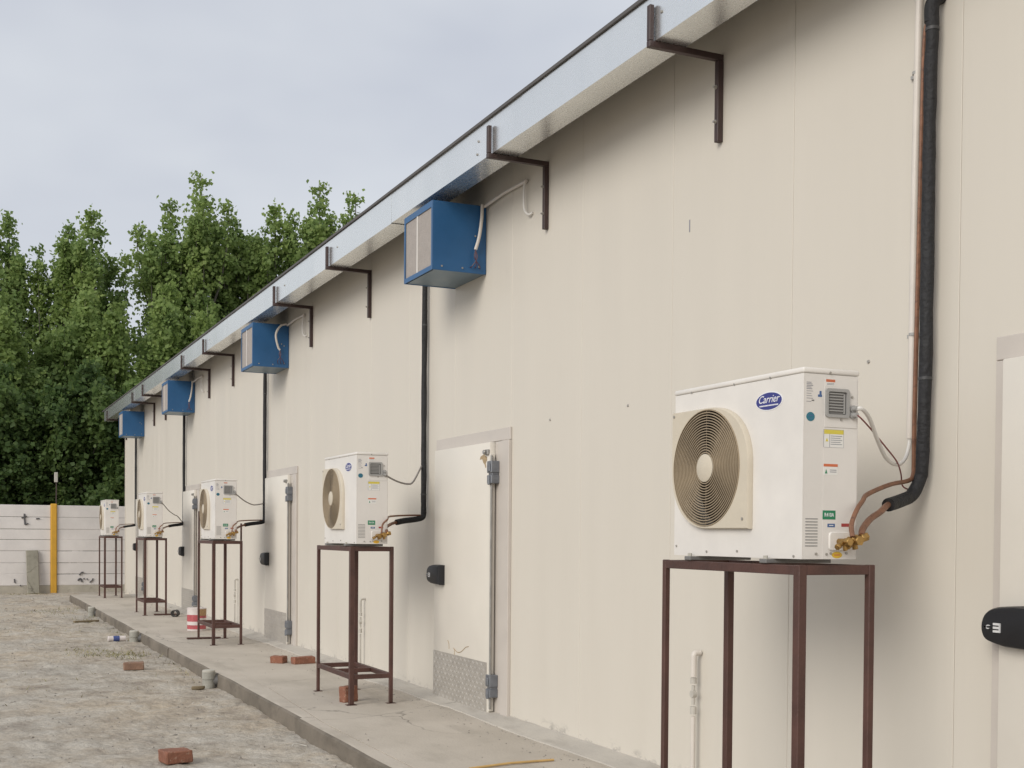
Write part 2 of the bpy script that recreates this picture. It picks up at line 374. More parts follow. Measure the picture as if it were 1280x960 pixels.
for a, b_, dx, dz in ((-3, 8.42, .0, 0), (8.428, 14.1, .022, 0), (14.106, 20.3, .012, 0), (20.306, END - .01, .018, .003)):
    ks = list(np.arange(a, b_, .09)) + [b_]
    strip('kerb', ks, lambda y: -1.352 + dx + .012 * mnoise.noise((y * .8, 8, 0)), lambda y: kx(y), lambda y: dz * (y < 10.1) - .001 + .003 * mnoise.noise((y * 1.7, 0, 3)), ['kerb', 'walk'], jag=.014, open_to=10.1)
# mortar fillet along the foot of the wall
mb = MB(); rows = []
for y in np.arange(-3, END - .2, .08):
    e = -.20 - .05 * mnoise.noise((y * .9, 0, 7)) - .018 * mnoise.noise((y * 5, 0, 2)) - .03 * max(0, (9 - y) / 6)
    k = .003 * mnoise.noise((y * 6, 1, 1))
    rows.append([mb.b.verts.new(p) for p in ((e, y, -.01), (e + .006, y, .006 + k), (e * .5, y, .014 + k), (-.03, y, .024 + k * 2), (.01, y, .03 + k))])
for A, B in zip(rows, rows[1:]):
    for i in range(4): mb.b.faces.new((A[i], A[i + 1], B[i + 1], B[i]))
tag(mb.build('mortar_fillet', 'mortar'), kind='structure')

# ------------------------------------------------------------------ the cold store
WT, Y0, Y1 = 4.0, -2.6, 28.3
bld = thing('cold_store', 'long cream panel-clad cold store with galvanised eaves gutter and a row of doors', 'building')
mb = MB(); mb.box(.035, 7, Y0, Y1 - .002, -.15, WT - .06); mb.build('wall_core', 'wall', bld)
P0, PW = 3.634, 1.045
y = P0 - 6 * PW; first = None
while y < Y1 - .05:
    y1 = min(y + PW, Y1)
    if first is None or y1 - y < PW - .01:
        mb = MB(); mb.box(-.0, .031, .0013, y1 - y - .0013, -.14, WT - .07)
        p = mb.build('wall_panel', 'wall', bld, bevel=.002); p.location.y = y
        if first is None: first = p
    else: inst(first, bld, (0, y, 0))
    y = y1
mb = MB(); mb.box(-.005, .03, Y1 + .001, Y1 + .012, -.1, WT - .08); mb.box(-.013, -.001, Y1 - .06, Y1 + .012, -.1, WT - .08); mb.build('corner_trim', 'wall', bld)
mb = MB()                                               # roof sheet with ribs, eaves edge dark
mb.box(-.420, 7.2, Y0 - .2, 29.0, 3.973, 3.992)
mb.build('roof', 'roof', bld)
# gutter in sections lapped one over the next
y = 28.75; k = 0
sec = None
while y > Y0:
    ln = 2.44; t = .0012; dx = .0015 * (k % 2); dz = .002 * math.sin(k * 1.7)
    mb = MB()
    pr = [(-.403, 3.9705), (-.402, 3.955), (-.402, 3.742), (-.225, 3.742), (-.225, 3.86), (-.213, 3.866)]
    pr = [(a - dx, b - dx + dz) for a, b in pr]
    rows = []
    for yy in (y - ln, y - ln + .002, y - ln * .66, y - ln * .33, y + .015):
        wob = .002 * mnoise.noise((yy, 0, 0))
        rows.append([mb.b.verts.new((a + wob, yy, b + wob)) for a, b in pr])
    for A, B in zip(rows, rows[1:]):
        for i in range(len(pr) - 1): mb.b.faces.new((A[i], A[i + 1], B[i + 1], B[i]))
    g = mb.build('gutter_section', 'galv', bld, smooth=False)
    md = g.modifiers.new('thickness', 'SOLIDIFY'); md.thickness = .0014; md.offset = 1
    for px in (-.12, -.5, -1.2, -1.9):                   # pop rivets
        pass
    y -= ln; k += 1
mb = MB(); mb.box(-.40, -.226, 28.755, 28.765, 3.744, 3.95); mb.build('gutter_end_cap', 'galv', bld)
rv = None
for yy in (4.147, 6.19, 7.2):
    if rv is None:
        mb = MB(); mb.tube([(-.0005, 0, 0), (-.006, 0, 0)], [.009, .006], 10); rv = mb.build('rivet', 'screw', bld); rv.location = (0, yy, 2.049)
    else: inst(rv, bld, (0, yy, 2.049))
for yy, zz in ((7.48, 3.88), (7.3, 3.86), (7.5, 3.80), (5.2, 3.86), (10.7, 3.86), (12.6, 3.86), (16.6, 3.86)): inst(rv, bld, (-.405, yy, zz))
# scuffs on the sheet
mb = MB(); mb.box(-.0012, .0, 5.553, 5.562, 2.91, 2.975); mb.build('scuff_mark', 'ink', bld)

def make_door(F, first=None):
    if first:
        d = first.copy(); C.objects.link(d); d.location.y = F
        for c in first.children:
            e = c.copy(); C.objects.link(e); e.parent = d
        return d
    mb = MB(); mb.box(-.058, -.006, -1.165, -.072, .012, 1.958)
    d = mb.build('door', 'door', bld, bevel=.006, seg=2); d.location.y = F
    mb = MB()                                            # frame: head, near jamb with a step, far jamb
    mb.box(-.016, .0, -1.42, 0, 1.962, 2.05); mb.box(-.016, .0, -.07, 0, .0, 1.960); mb.box(-.016, .0, -1.30, -1.17, 0, 1.960); mb.box(-.026, .0, -1.42, -1.302, 0.004, 1.960)
    mb.build('frame', 'frame', d, bevel=.003)
    mb = MB(); mb.box(-.0605, -.0575, -1.14, -.076, .016, .376)
    for r_ in range(10):                                 # tread lozenges pressed into the sheet
        for c in range(26):
            cy, cz = -.10 - c * .0395, .035 + r_ * .0355; a = (1 if (r_ + c) % 2 else -1) * R(38)
            q = []
            for u, v in ((-.018, 0), (0, -.0065), (.018, 0), (0, .0065)): q.append((cy + u * math.cos(a) - v * math.sin(a), cz + u * math.sin(a) + v * math.cos(a)))
            t = mb.b.verts.new((-.0642, cy, cz)); ps = [mb.b.verts.new((-.0604, p[0], p[1])) for p in q]
            for i in range(4): mb.b.faces.new((ps[i], ps[(i + 1) % 4], t))
    mb.build('kick_plate', 'alu', d, smooth=False)
    # hinge side: channel, rod and two hinge blocks
    mb = MB(); mb.box(-.066, -.0265, -1.192, -1.170, .03, 1.875); mb.build('hinge_channel', 'door', d, bevel=.004)
    mb = MB(); mb.tube([(-.060, -1.203, .05), (-.060, -1.203, 1.86)], .0085, 10); mb.build('hinge_rod', 'steel', d)
    for z0 in (.135, 1.66):
        mb = MB(); mb.box(-.080, -.016, -1.245, -1.165, z0, z0 + .06); mb.box(-.080, -.016, -1.245, -1.165, z0 + .075, z0 + .16); mb.box(-.070, -.018, -1.238, -1.172, z0 + .058, z0 + .078); mb.box(-.089, -.079, -1.226, -1.184, z0 + .085, z0 + .14)
        mb.tube([(-.082, -1.21, z0 - .01), (-.082, -1.21, z0 + .055)], .013, 10)
        mb.build('hinge', 'hinge', d, bevel=.004)
    mb = MB(); mb.box(-.075, -.059, -1.165, -1.10, 1.868, 1.905); mb.tube([(-.074, -1.118, 1.887), (-.090, -1.118, 1.887)], .017, 10); mb.build('catch', 'steel', d, bevel=.003)
    # rounded black handle reaching over the far jamb
    mb = MB(); o0 = [(-.305, -.082), (-.305, .086), (-.19, .088), (-.10, .078), (-.052, .055), (-.032, .012), (-.036, -.03), (-.062, -.058), (-.14, -.076)]
    sm = [(p.x, p.y) for p in spline([Vector((a, b, 0)) for a, b in o0[2:]], 4)]
    ol = o0[:2] + sm
    lv = [(-.0575, 1.0), (-.095, 1.0), (-.112, .93), (-.118, .80)]
    prev = None; cx, cz = -.18, .0
    for x, s_ in lv:
        ring = [mb.b.verts.new((x if x > -.1 or u < -.1 else x + .02 * (1 - s_), cx + (u - cx) * s_, .975 + cz + (v * .92 - cz) * s_)) for u, v in ol]
        if prev:
            for i in range(len(ol)): mb.b.faces.new((prev[i], prev[(i + 1) % len(ol)], ring[(i + 1) % len(ol)], ring[i]))
        else: mb.b.faces.new(ring[::-1])
        prev = ring
    mb.b.faces.new(prev)
    mb.build('handle', 'black', d)
    mb = MB()                                            # pale emblems on the handle: a key drop and a square badge
    mb.prism([(-.083 + .009 * math.cos(a), .975 + .008 * math.sin(a)) for a in np.linspace(R(150), R(-150), 9)] + [(-.066, .972), (-.066, .978)], lambda u, v, h: (h, u, v), -.1235, -.1175)
    for z0 in (.957, .970, .983): mb.box(-.1235, -.1175, -.135, -.108, z0, z0 + .008)
    mb.box(-.1235, -.1175, -.140, -.1355, .957, .991)
    tag(mb.build('handle_emblem', 'mark', d), kind='stuff')
    return d
D0 = make_door(3.43)
doors = [D0] + [make_door(F, D0) for F in (9.215, 14.97, 20.82, 26.35)]
d2 = doors[1]
mb = MB()                                                # torn glue patch and scrapes on the second door
mb.prism([(-1.12, 1.852), (-1.06, 1.875), (-1.0, 1.862), (-.985, 1.84), (-1.03, 1.842), (-1.05, 1.815), (-1.075, 1.80), (-1.09, 1.775), (-1.105, 1.78), (-1.095, 1.81), (-1.12, 1.83)], lambda u, v, h: (h, u, v), -.059, -.0583)
for P in ([(-.50, .425), (-.58, .40), (-.66, .412), (-.74, .45), (-.80, .462)], [(-.38, .475), (-.405, .45), (-.41, .41)], [(-.52, .42), (-.522, .375)]):
    pts = spline([Vector((-.0586, a, b)) for a, b in P], 4)
    mb.tube(pts, .003, 5)
tag(mb.build('scuff_mark', 'stain', d2), kind='stuff')

# ------------------------------------------------------------------ gutter brackets
def make_bracket(y, label):
    t = thing('gutter_bracket', label, 'bracket', (0, y, 3.30), 0, 'brown steel brackets carrying the gutter')
    mb = MB(); mb.box(-.034, -.002, -.016, .016, 0, .408); mb.build('wall_leg', 'bracket', t, bevel=.002)
    mb = MB(); mb.box(-.437, -.002, -.016, .016, .409, .440); mb.build('arm', 'bracket', t, bevel=.002)
    mb = MB(); mb.box(-.437, -.412, -.015, .015, .441, .615); mb.build('upright', 'bracket', t, bevel=.002)
    for z in (.10, .275):
        mb = MB(); mb.tube([(-.034, 0, z), (-.052, 0, z)], .006, 8); mb.tube([(-.033, 0, z), (-.040, 0, z)], .011, 6); mb.build('bolt', 'screw', t)
    return t
B0 = make_bracket(5.272, 'largest brown gutter bracket at top right, nearest the camera')
for yy, lb in ((7.262, 'brown gutter bracket just right of the nearest blue box'), (10.963, 'brown gutter bracket midway between the two nearest blue boxes'), (12.972, 'brown gutter bracket just right of the second blue box'),
               (16.958, 'brown gutter bracket left of the second blue box'), (18.654, 'brown gutter bracket just right of the third blue box'), (22.7, 'small brown gutter bracket just left of the third blue box'), (24.045, 'small brown gutter bracket just right of the farthest blue box'), (28.05, 'farthest brown gutter bracket below left end of the eaves')):
    dup(B0, (0, yy, 3.30), 0, lb)

# ------------------------------------------------------------------ blue boxes under the gutter
def make_box(y, label):
    t = thing('blower_box', label, 'metal box', (0, y, 3.195), 0, 'blue metal boxes under the gutter')
    W, Dp, H = .60, .42, .495; s = .0016
    mb = MB()
    mb.box(-Dp, -.004, 0, .012, 0, H); mb.box(-Dp, -.004, W - .012, W, 0, H); mb.box(-Dp, -.004, .0125, W - .0125, H - .012, H)
    mb.build('shell', 'blue', t, bevel=.0015)
    mb = MB(); mb.box(-Dp + .02, -.005, .0125, W - .0125, .004, .014); mb.build('underside', 'blued', t)
    mb = MB()
    for a in ((0.0, .028, 0, H), (W - .028, W, 0, H), (.0285, W - .0285, 0, .034), (.0285, W - .0285, H - .045, H)): mb.box(-Dp - .003, -Dp + .001 - .0012, *a)
    mb.build('front_frame', 'blue', t)
    mb = MB(); mb.box(-Dp + .004, -Dp + .012, .014, W - .014, .016, H - .014); mb.build('filter_panel', 'filt', t)
    mb = MB(); mb.box(-Dp - .002, -Dp + .003, W * .52, W * .52 + .018, .0345, H - .0455); mb.build('divider', 'white', t)
    for x, z in ((-.06, .05), (-.06, .25), (-.19, .03), (-.35, .03), (-.09, .27)):
        mb = MB(); mb.tube([(x, .001, z), (x, -.004, z)], .007, 8); mb.build('screw', 'screw', t)
    return t
X0 = make_box(8.27, 'largest blue metal box under the gutter with grey filter front')
for yy, lb in ((13.98, 'second blue metal box along the gutter with curved white conduit'), (19.91, 'third blue metal box along the gutter from the camera'), (25.42, 'smallest and farthest blue metal box under the gutter end')):
    dup(X0, (0, yy, 3.195), 0, lb)
# white conduit and cables feeding the boxes
def feed(y, n, first):
    t = thing('cable_conduit', ['white conduit and hanging cable by the largest blue box', 'curved white conduit on the second blue box', 'short white conduit on the third blue box'][n], 'conduit', (-.02, y - .7, 3.72), 0, 'white conduits feeding the blue boxes')
    mb = MB(); mb.tube([(-.022, y - .72, 3.69), (-.022, y - .35, 3.70), (-.03, y - .03, 3.68)], .012, 10); mb.build('wall_conduit', 'pvc', t, world=True)
    mb = MB()
    if first: P = [(-.05, y - .03, 3.69), (-.056, y - .035, 3.58), (-.075, y - .035, 3.45), (-.10, y - .03, 3.36)]
    else: P = [(-.05, y - .06, 3.69), (-.12, y - .07, 3.66), (-.17, y - .06, 3.56), (-.14, y - .035, 3.43), (-.115, y - .03, 3.39)]
    mb.tube(spline(P, 6), .012, 10); mb.build('drop_conduit', 'pvc', t, world=True)
    mb = MB()
    for k in range(3): mb.tube(spline([Vector(P[-1]), Vector(P[-1]) + Vector((.01 * (k - 1), -.008, -.06)), Vector(P[-1]) + Vector((.035 - .03 * k, .0, -.12)), Vector((-.06 - .035 * k, y - .002, 3.235))], 5), .0035, 5)
    mb.build('loose_wire', 'cabled', t, world=True)
    mb = MB(); mb.tube(spline([(-.025, y - .70, 3.69), (-.03, y - .70, 3.60), (-.035, y - .72, 3.50), (-.025, y - .76, 3.455), (-.006, y - .79, 3.46)], 6), .008, 8); mb.build('hanging_cable', 'cable', t, world=True)
feed(8.27, 0, True); feed(13.98, 1, False); feed(19.91, 2, True)

# ------------------------------------------------------------------ condensing units
UH, UW, UD = .690, .85, .245
def make_unit(loc, label):
    t = thing('condenser_unit', label, 'air conditioner', loc, 0, 'white outdoor units on steel stands')
    hx, hy = UD / 2, UW / 2
    cyy, cz, fr = .161, .354, .236                       # fan centre on the front (local y, z) and radius
    n = 64
    def proj(u, v, x0, x1, y0, y1):
        du, dv = u, v; k = min([((x1 if du > 0 else x0) - cyy) / du if abs(du) > 1e-6 else 9e9, ((y1 if dv > 0 else y0) - cz) / dv if abs(dv) > 1e-6 else 9e9]); return (cyy + du * k, cz + dv * k)
    angs = [2 * math.pi * k / n for k in range(n)]
    for cxn, czn in ((-hy, .002), (hy, .002), (hy, UH - .022), (-hy, UH - .022)): angs.append(math.atan2(czn - cz, cxn - cyy) % (2 * math.pi))
    angs.sort()
    outl = [proj(math.cos(a), math.sin(a), -hy, hy, .002, UH - .022) for a in angs]
    hole = [(cyy + fr * math.cos(a), cz + fr * math.sin(a)) for a in angs]
    mb = MB(); mb.holed(outl, hole, lambda u, v, h: (h, u, v), -hx, -hx + .004); mb.build('front_panel', 'white', t, bevel=0)
    mb = MB(); mb.box(-hx + .0045, hx, -hy, -hy + .003, .002, UH - .022); mb.box(-hx + .0045, hx, hy - .003, hy, .002, UH - .022); mb.box(hx - .003, hx - .0002, -hy + .0035, hy - .0035, .002, UH - .022); mb.box(-hx + .005, hx - .004, -hy + .004, hy - .004, .003, .008)
    mb.build('body', 'panelwhite', t)
    mb = MB(); mb.box(-hx - .004, hx + .004, -hy - .004, hy + .004, UH - .021, UH); mb.build('lid', 'white', t, bevel=.007, seg=3)
    # fan plate: a raised beige surround, square at two corners and round at the others
    def plate(a):
        c_, s_ = math.cos(a), math.sin(a)
        q = proj(c_, s_, cyy - .288, cyy + .252, cz - .243, cz + .240)
        u, v = q[0] - cyy, q[1] - cz; d = math.hypot(u, v)
        if c_ < 0 and s_ > 0: d = 1 / ((abs(c_) / .288) ** 2.3 + (abs(s_) / .240) ** 2.3) ** (1 / 2.3)
        if c_ > 0 and s_ < 0: d = 1 / ((abs(c_) / .252) ** 2.15 + (abs(s_) / .243) ** 2.15) ** (1 / 2.15)
        return (cyy + c_ * d, cz + s_ * d)
    ang2 = sorted(angs + [math.atan2(cz_ , cy_) % (2 * math.pi) for cy_, cz_ in ((-.288, -.243), (.252, .240), (-.288, .240), (.252, -.243))])
    po = [plate(a) for a in ang2]
    hole2 = [(cyy + (fr - .002) * math.cos(a), cz + (fr - .002) * math.sin(a)) for a in ang2]
    mb = MB()
    mid = [(cyy + (u - cyy) * .985, cz + (v - cz) * .985) for u, v in po]
    A = [mb.b.verts.new((-hx - .0005, u, v)) for u, v in po]; B = [mb.b.verts.new((-hx - .016, u, v)) for u, v in po]; Cc = [mb.b.verts.new((-hx - .024, u, v)) for u, v in mid]
    Hh = [mb.b.verts.new((-hx - .024, u, v)) for u, v in hole2]; Hb = [mb.b.verts.new((-hx + .02, u, v)) for u, v in hole2]; L = len(po)
    for i in range(L):
        j = (i + 1) % L
        for P, Q in ((A, B), (B, Cc), (Cc, Hh), (Hh, Hb)): mb.b.faces.new((P[i], P[j], Q[j], Q[i]))
    fp = mb.build('fan_plate', 'beige', t)
    mb = MB()
    for k in range(17): mb.ring((-hx - .024, cyy, cz), .0605 + k * .0106, .0637 + k * .0106, -.0035, .0015, 56)
    for k in range(10):
        a = 2 * math.pi * (k + .5) / 10; c_, s_ = math.cos(a), math.sin(a)
        mb.tube([(-hx - .0195, cyy + .05 * c_, cz + .05 * s_), (-hx - .0195, cyy + fr * c_, cz + fr * s_)], .0017, 5)
    mb.build('fan_guard', 'wire', t)
    mb = MB(); mb.tube([(-hx - .019, cyy, cz), (-hx - .029, cyy, cz), (-hx - .032, cyy, cz)], [.056, .056, .05], 32); mb.build('hub_cap', 'beige', t)
    mb = MB(); mb.tube([(-hx + .11, cyy, cz), (-hx + .112, cyy, cz)], fr + .02, 40); mb.build('fan_cavity', 'cavity', t)
    for k in range(3):
        mb = MB(); rows = []
        for i in range(7):
            rr = .05 + .165 * i / 6
            row = []
            for j in range(5):
                a = 2 * math.pi * k / 3 + (j / 4 - .5) * 1.15 * (1 - .25 * i / 6) + .3 * i / 6
                row.append(mb.b.verts.new((-hx + .015 + .05 * j / 4, cyy + rr * math.cos(a), cz + rr * math.sin(a))))
            rows.append(row)
        for A_, B_ in zip(rows, rows[1:]):
            for j in range(4): mb.b.faces.new((A_[j], A_[j + 1], B_[j + 1], B_[j]))
        mb.build('fan_blade', 'blade', t)
    # oval badge with script lettering and a line of small print under it
    ly, lz = -.222, .586
    mb = MB(); mb.prism(ell(ly, lz, .083, .0355), lambda u, v, h: (h, u, v), -hx - .0012, -hx - .0002); mb.prism(ell(ly, lz, .078, .0318), lambda u, v, h: (h, u, v), -hx - .0022, -hx - .0012, 1)
    bd = mb.build('badge', ['lwhite', 'navy'], t)
    text('lettering', 'Carrier', .040, 'lwhite', bd, FRONT(-hx - .0026, ly + .002, lz + .0065), .35, .0006, 1.05)
    mb = MB()
    for k in range(14): mb.box(-hx - .0032, -hx - .002, ly + .055 - k * .0082, ly + .0492 - k * .0082, lz - .0185, lz - .0138)
    tag(mb.build('small_print', 'lwhite', bd), kind='stuff')
    # side face: px helpers in the photograph's own proportions
    sx = lambda p: -hx + UD * (p - 1005) / 66.0
    sz = lambda p: UH - (p - 458.5) * .002857
    yf = -hy
    def sbox(mb, p0, p1, q0, q1, d0, d1, mi=0): mb.box(sx(p0), sx(p1), yf - d1, yf - d0, sz(q1), sz(q0), mi)
    mb = MB(); sbox(mb, 1029.5, 1069.5, 470.5, 532.5, .0003, .0022); mb.build('service_cover', 'panelwhite', t, bevel=.0008)
    mb = MB(); sbox(mb, 1029.2, 1070.0, 533.6, 699.3, .0003, .0016); mb.build('side_panel', 'panelwhite', t)
    mb = MB(); R0 = rrect(sx(1029.9), sx(1058.8), sz(520), sz(483.6), .012); Rr = rrect(sx(1033), sx(1055.5), sz(516.3), sz(487.6), .006)
    mb.holed(R0, Rr, lambda u, v, h: (u, h, v), yf - .0025, yf - .0105); hd = mb.build('hand_grip', 'grey', t, bevel=0)
    mb = MB(); mb.prism(Rr, lambda u, v, h: (u, h, v), yf - .0025, yf - .0032); mb.build('grip_back', 'greyd', hd)
    mb = MB()
    for k in range(7): mb.box(sx(1034), sx(1051.5), yf - .0075, yf - .0033, sz(490.6 + k * 3.6), sz(489.3 + k * 3.6))
    mb.box(sx(1052), sx(1053.5), yf - .0075, yf - .0033, sz(515), sz(490)); tag(mb.build('grip_slat', 'grey', hd), kind='stuff')
    for q in (508, 516.3):
        mb = MB(); x, z = sx(1063.5), sz(q); mb.tube([(x, yf, z), (x, yf - .012, z), (x, yf - .012, z), (x, yf - .03, z)], [.013, .013, .0095, .009], 12); mb.build('cable_gland', 'grey', t)
    mb = MB()
    for k in range(10): sbox(mb, 1008.7, 1023.3, 648 + k * 3.78, 649.0 + k * 3.78, .0001, .0012)
    tag(mb.build('vent_slot', 'greyd', t), kind='stuff')
    mb = MB()                                            # screws
    for p, q in ((1036, 464), (1063, 493), (1050, 522.5), (1021.5, 692.5), (1034, 693), (1039, 691.8), (1058.5, 691.8)): mb.tube([(sx(p), yf, sz(q)), (sx(p), yf - .005, sz(q))], .0048, 8)
    for u, z in ((.30, .67), (.0, .672), (-.23, .672), (.405, .04), (-.03, .025), (.18, .02), (-.38, .012)): mb.tube([(-hx, u, z), (-hx - .004, u, z)], .0045, 8)
    for u, z in ((cyy + .235, cz + .223), (cyy - .255, cz - .205)): mb.tube([(-hx - .022, u, z), (-hx - .027, u, z)], .006, 8)
    tag(mb.build('screw', 'screw', t), kind='stuff')
    # stickers
    mb = MB(); sbox(mb, 1031, 1042, 472.2, 480.5, .0022, .0027); sbox(mb, 1031, 1042, 472.2, 475.6, .0027, .003, 1)
    for k in range(2): sbox(mb, 1032, 1041, 477 + k * 1.5, 477.6 + k * 1.5, .0027, .003, 2)
    mb.build('warning_sticker', ['paper', 'orange', 'ink'], t)
    mb = MB()
    for r_, q in enumerate((477, 479, 481, 483, 485, 488, 491, 494, 497, 501)): sbox(mb, 1008.3, 1014 + (r_ * 7 % 3), q, q + (.9 if r_ < 5 else .6), .0001, .0006)
    sbox(mb, 1014.5, 1017.5, 499, 500.6, .0001, .0006, 1); tag(mb.build('rating_print', ['ink', 'greyd'], t), kind='stuff')
    mb = MB(); sbox(mb, 1022, 1026.8, 492, 495, .0001, .0006); sbox(mb, 1023.8, 1026.2, 487.5, 492, .0001, .0006); mb.build('blue_print', 'bluesm', t)
    mb = MB(); mb.prism(ell(sx(1013.3), sz(520.3), .0185, .0165, 20), lambda u, v, h: (u, h, v), yf - .001, yf - .0001); rs = mb.build('round_sticker', 'teal', t)
    mb = MB(); mb.box(sx(1010.5), sx(1016), yf - .0016, yf - .001, sz(519.4), sz(518.4)); mb.box(sx(1011.5), sx(1015), yf - .0016, yf - .001, sz(523.2), sz(522.4)); mb.build('sticker_print', 'bluesm', rs)
    mb = MB(); sbox(mb, 1029, 1053.5, 535.2, 558, .0017, .0021, 2); sbox(mb, 1029.5, 1053.1, 535.6, 557.7, .0021, .0024); sbox(mb, 1029.5, 1053.1, 535.6, 541, .0024, .0028, 1); sbox(mb, 1036, 1036.5, 541, 557.7, .0024, .0028, 2)
    for k in range(5): sbox(mb, 1037.5, 1051.5 - (k % 2) * 2, 543 + k * 2.6, 543.8 + k * 2.6, .0024, .0028, 2)
    mb.prism([(sx(1031.2), sz(550.5)), (sx(1034.6), sz(550.5)), (sx(1032.9), sz(546))], lambda u, v, h: (u, h, v), yf - .0028, yf - .0024, 1)
    mb.build('caution_sticker', ['paper', 'yel', 'ink'], t)
    mb = MB(); sbox(mb, 1029.3, 1046.5, 578.8, 592.8, .0017, .0022); sbox(mb, 1029.3, 1046.5, 578.8, 582.2, .0022, .0027, 1)
    for k in range(2): sbox(mb, 1037, 1045, 586 + k * 2.4, 586.9 + k * 2.4, .0022, .0027, 2)
    mb.prism([(sx(1031), sz(591)), (sx(1034), sz(591)), (sx(1032.5), sz(585.5))], lambda u, v, h: (u, h, v), yf - .0027, yf - .0022, 3)
    mb.build('warning_sticker', ['paper', 'orange', 'ink', 'green'], t)
    mb = MB(); sbox(mb, 1029, 1044.6, 637.6, 649, .0017, .0022); gs = mb.build('refrigerant_sticker', 'green', t)
    text('lettering', 'R410A', .020, 'lwhite', gs, SIDE(sx(1036.8), yf - .0026, sz(643.4)), 0, .0004, .78)
    mb = MB(); sbox(mb, 1035, 1044, 654.3, 658.8, .0017, .0022, 0); sbox(mb, 1037, 1042, 656, 657, .0022, .0026, 1); mb.build('pipe_sticker', ['bluesm', 'paper'], t)
    mb = MB(); sbox(mb, 1052, 1061.5, 653.8, 658, .0017, .0022); mb.build('pipe_sticker', 'redsm', t)
    mb = MB(); mb.prism(ell(sx(1047), sz(694), .0235, .0118, 20), lambda u, v, h: (u, h, v), yf - .0024, yf - .0017); ob = mb.build('oval_sticker', 'yelo', t)
    mb = MB(); mb.box(sx(1043.5), sx(1050.5), yf - .003, yf - .0024, sz(694.6), sz(693.4)); mb.build('sticker_print', 'orange', ob)
    # valve plate and brass valves
    mb = MB(); mb.prism(rrect(sx(1035.6), sx(1061), sz(688.4), sz(664.5), .014), lambda u, v, h: (u, h, v), yf - .012, yf - .0018); mb.build('valve_plate', 'white', t, bevel=.003)
    for p, q, big in ((1047.0, 677, .012), (1059.0, 675.5, .015)):
        mb = MB(); x, z = sx(p), sz(q)
        mb.tube([(x, yf - .012, z), (x, yf - .055, z)], big, 10); mb.tube([(x, yf - .050, z), (x, yf - .075, z)], big * 1.25, 6)
        mb.tube([(x, yf - .04, z), (x - .028, yf - .048, z - .014)], big * .72, 8); mb.tube([(x - .026, yf - .048, z - .013), (x - .042, yf - .052, z - .021)], big * .95, 6)
        mb.tube([(x, yf - .04, z), (x + .006, yf - .042, z - .032)], big * .7, 8)
        mb.tube([(x, yf - .045, z), (x + .030, yf - .048, z + .010)], big * .8, 8); mb.tube([(x + .026, yf - .048, z + .008), (x + .052, yf - .05, z + .016)], big * 1.1, 6)
        mb.build('valve', 'brass', t, bevel=.0008)
    # feet: two pressed strips that stick out at the front
    for u in (.27, -.24):
        mb = MB(); mb.box(-hx - .035, hx + .02, u - .022, u + .022, -.016, -.0005); mb.build('foot_rail', 'greyd', t, bevel=.002)
        mb = MB(); mb.tube([(-hx - .022, u, -.0005), (-hx - .022, u, .012)], .009, 6); mb.build('foot_bolt', 'cyll', t)
    return t
ux = -.80 + UD / 2
U0 = make_unit((ux, 3.559 + UW / 2, 1.2165), 'nearest and largest white outdoor unit, cream round fan grille and blue oval badge')
unit_y = [3.559, 8.835, 14.175, 19.525, 24.90]
for yy, lb in zip(unit_y[1:], ('white outdoor unit on the stand beside the fully visible door', 'white outdoor unit in front of a door, third from the camera', 'white outdoor unit fourth from the camera, next to last in row', 'smallest and farthest white outdoor unit before the boundary wall')):
    dup(U0, (ux, yy + UW / 2, 1.2165), 0, lb)

# ------------------------------------------------------------------ stands
def make_stand(y, label):
    t = thing('unit_stand', label, 'stand', (-.6575, y + .46, 0), 0, 'brown steel stands under the outdoor units')
    hx, hy, q = .1725, .46, .037
    for sx_ in (-1, 1):
        for sy in (-1, 1):
            x0 = sx_ * hx; y0 = sy * hy; lq = {(-1, -1): .036, (-1, 1): .025, (1, -1): .028, (1, 1): .033}[(sx_, sy)]; x1 = x0 - sx_ * lq; y1 = y0 - sy * lq
            mb = MB(); mb.box(min(x0, x1), max(x0, x1), min(y0, y1), max(y0, y1), .005, 1.198); mb.build('leg', 'rust', t, bevel=.003)
            mb = MB(); mb.box(min(x0, x1) - .02, max(x0, x1) + .02, min(y0, y1) - .012, max(y0, y1) + .012, 0, .0045); mb.build('foot_plate', 'rust', t)
    for z in (1.162, .195):
        for s_ in (-1, 1):
            x0 = s_ * (hx - .002); x1 = s_ * (hx - q + .002)
            mb = MB(); mb.box(min(x0, x1), max(x0, x1), -hy + (.0362 if s_ < 0 else .0282), hy - (.0252 if s_ < 0 else .0332), z, z + .0345); mb.build('rail', 'rust', t, bevel=.002)
            y0 = s_ * (hy - .002); y1 = s_ * (hy - q + .002)
            mb = MB(); mb.box(-hx + (.0362 if s_ < 0 else .0252), hx - (.0282 if s_ < 0 else .0332), min(y0, y1), max(y0, y1), z, z + .0345); mb.build('rail', 'rust', t, bevel=.002)
    mb = MB(); mb.box(-hx + q - .001, hx - q + .001, -.018, .018, .1955, .229); mb.build('cross_rail', 'rust', t, bevel=.002)
    return t
T0 = make_stand(3.534, 'largest brown steel stand, nearest the camera and cut off at the feet')
for yy, lb in zip((8.885, 14.17, 19.54, 24.875), ('brown steel stand second from the camera, with a brick behind its front leg', 'brown steel stand beside the red and white paint bucket', 'brown steel stand with a short flat bar under one foot, fourth in the row', 'smallest brown steel stand at the far end of the walkway')):
    dup(T0, (-.6575, yy + .46, 0), 0, lb)
stands = [o for o in C.objects if o.name.startswith('unit_stand')]
s3 = [o for o in stands if 'bucket' in o['label']][0]; s4 = [o for o in stands if 'flat bar' in o['label']][0]
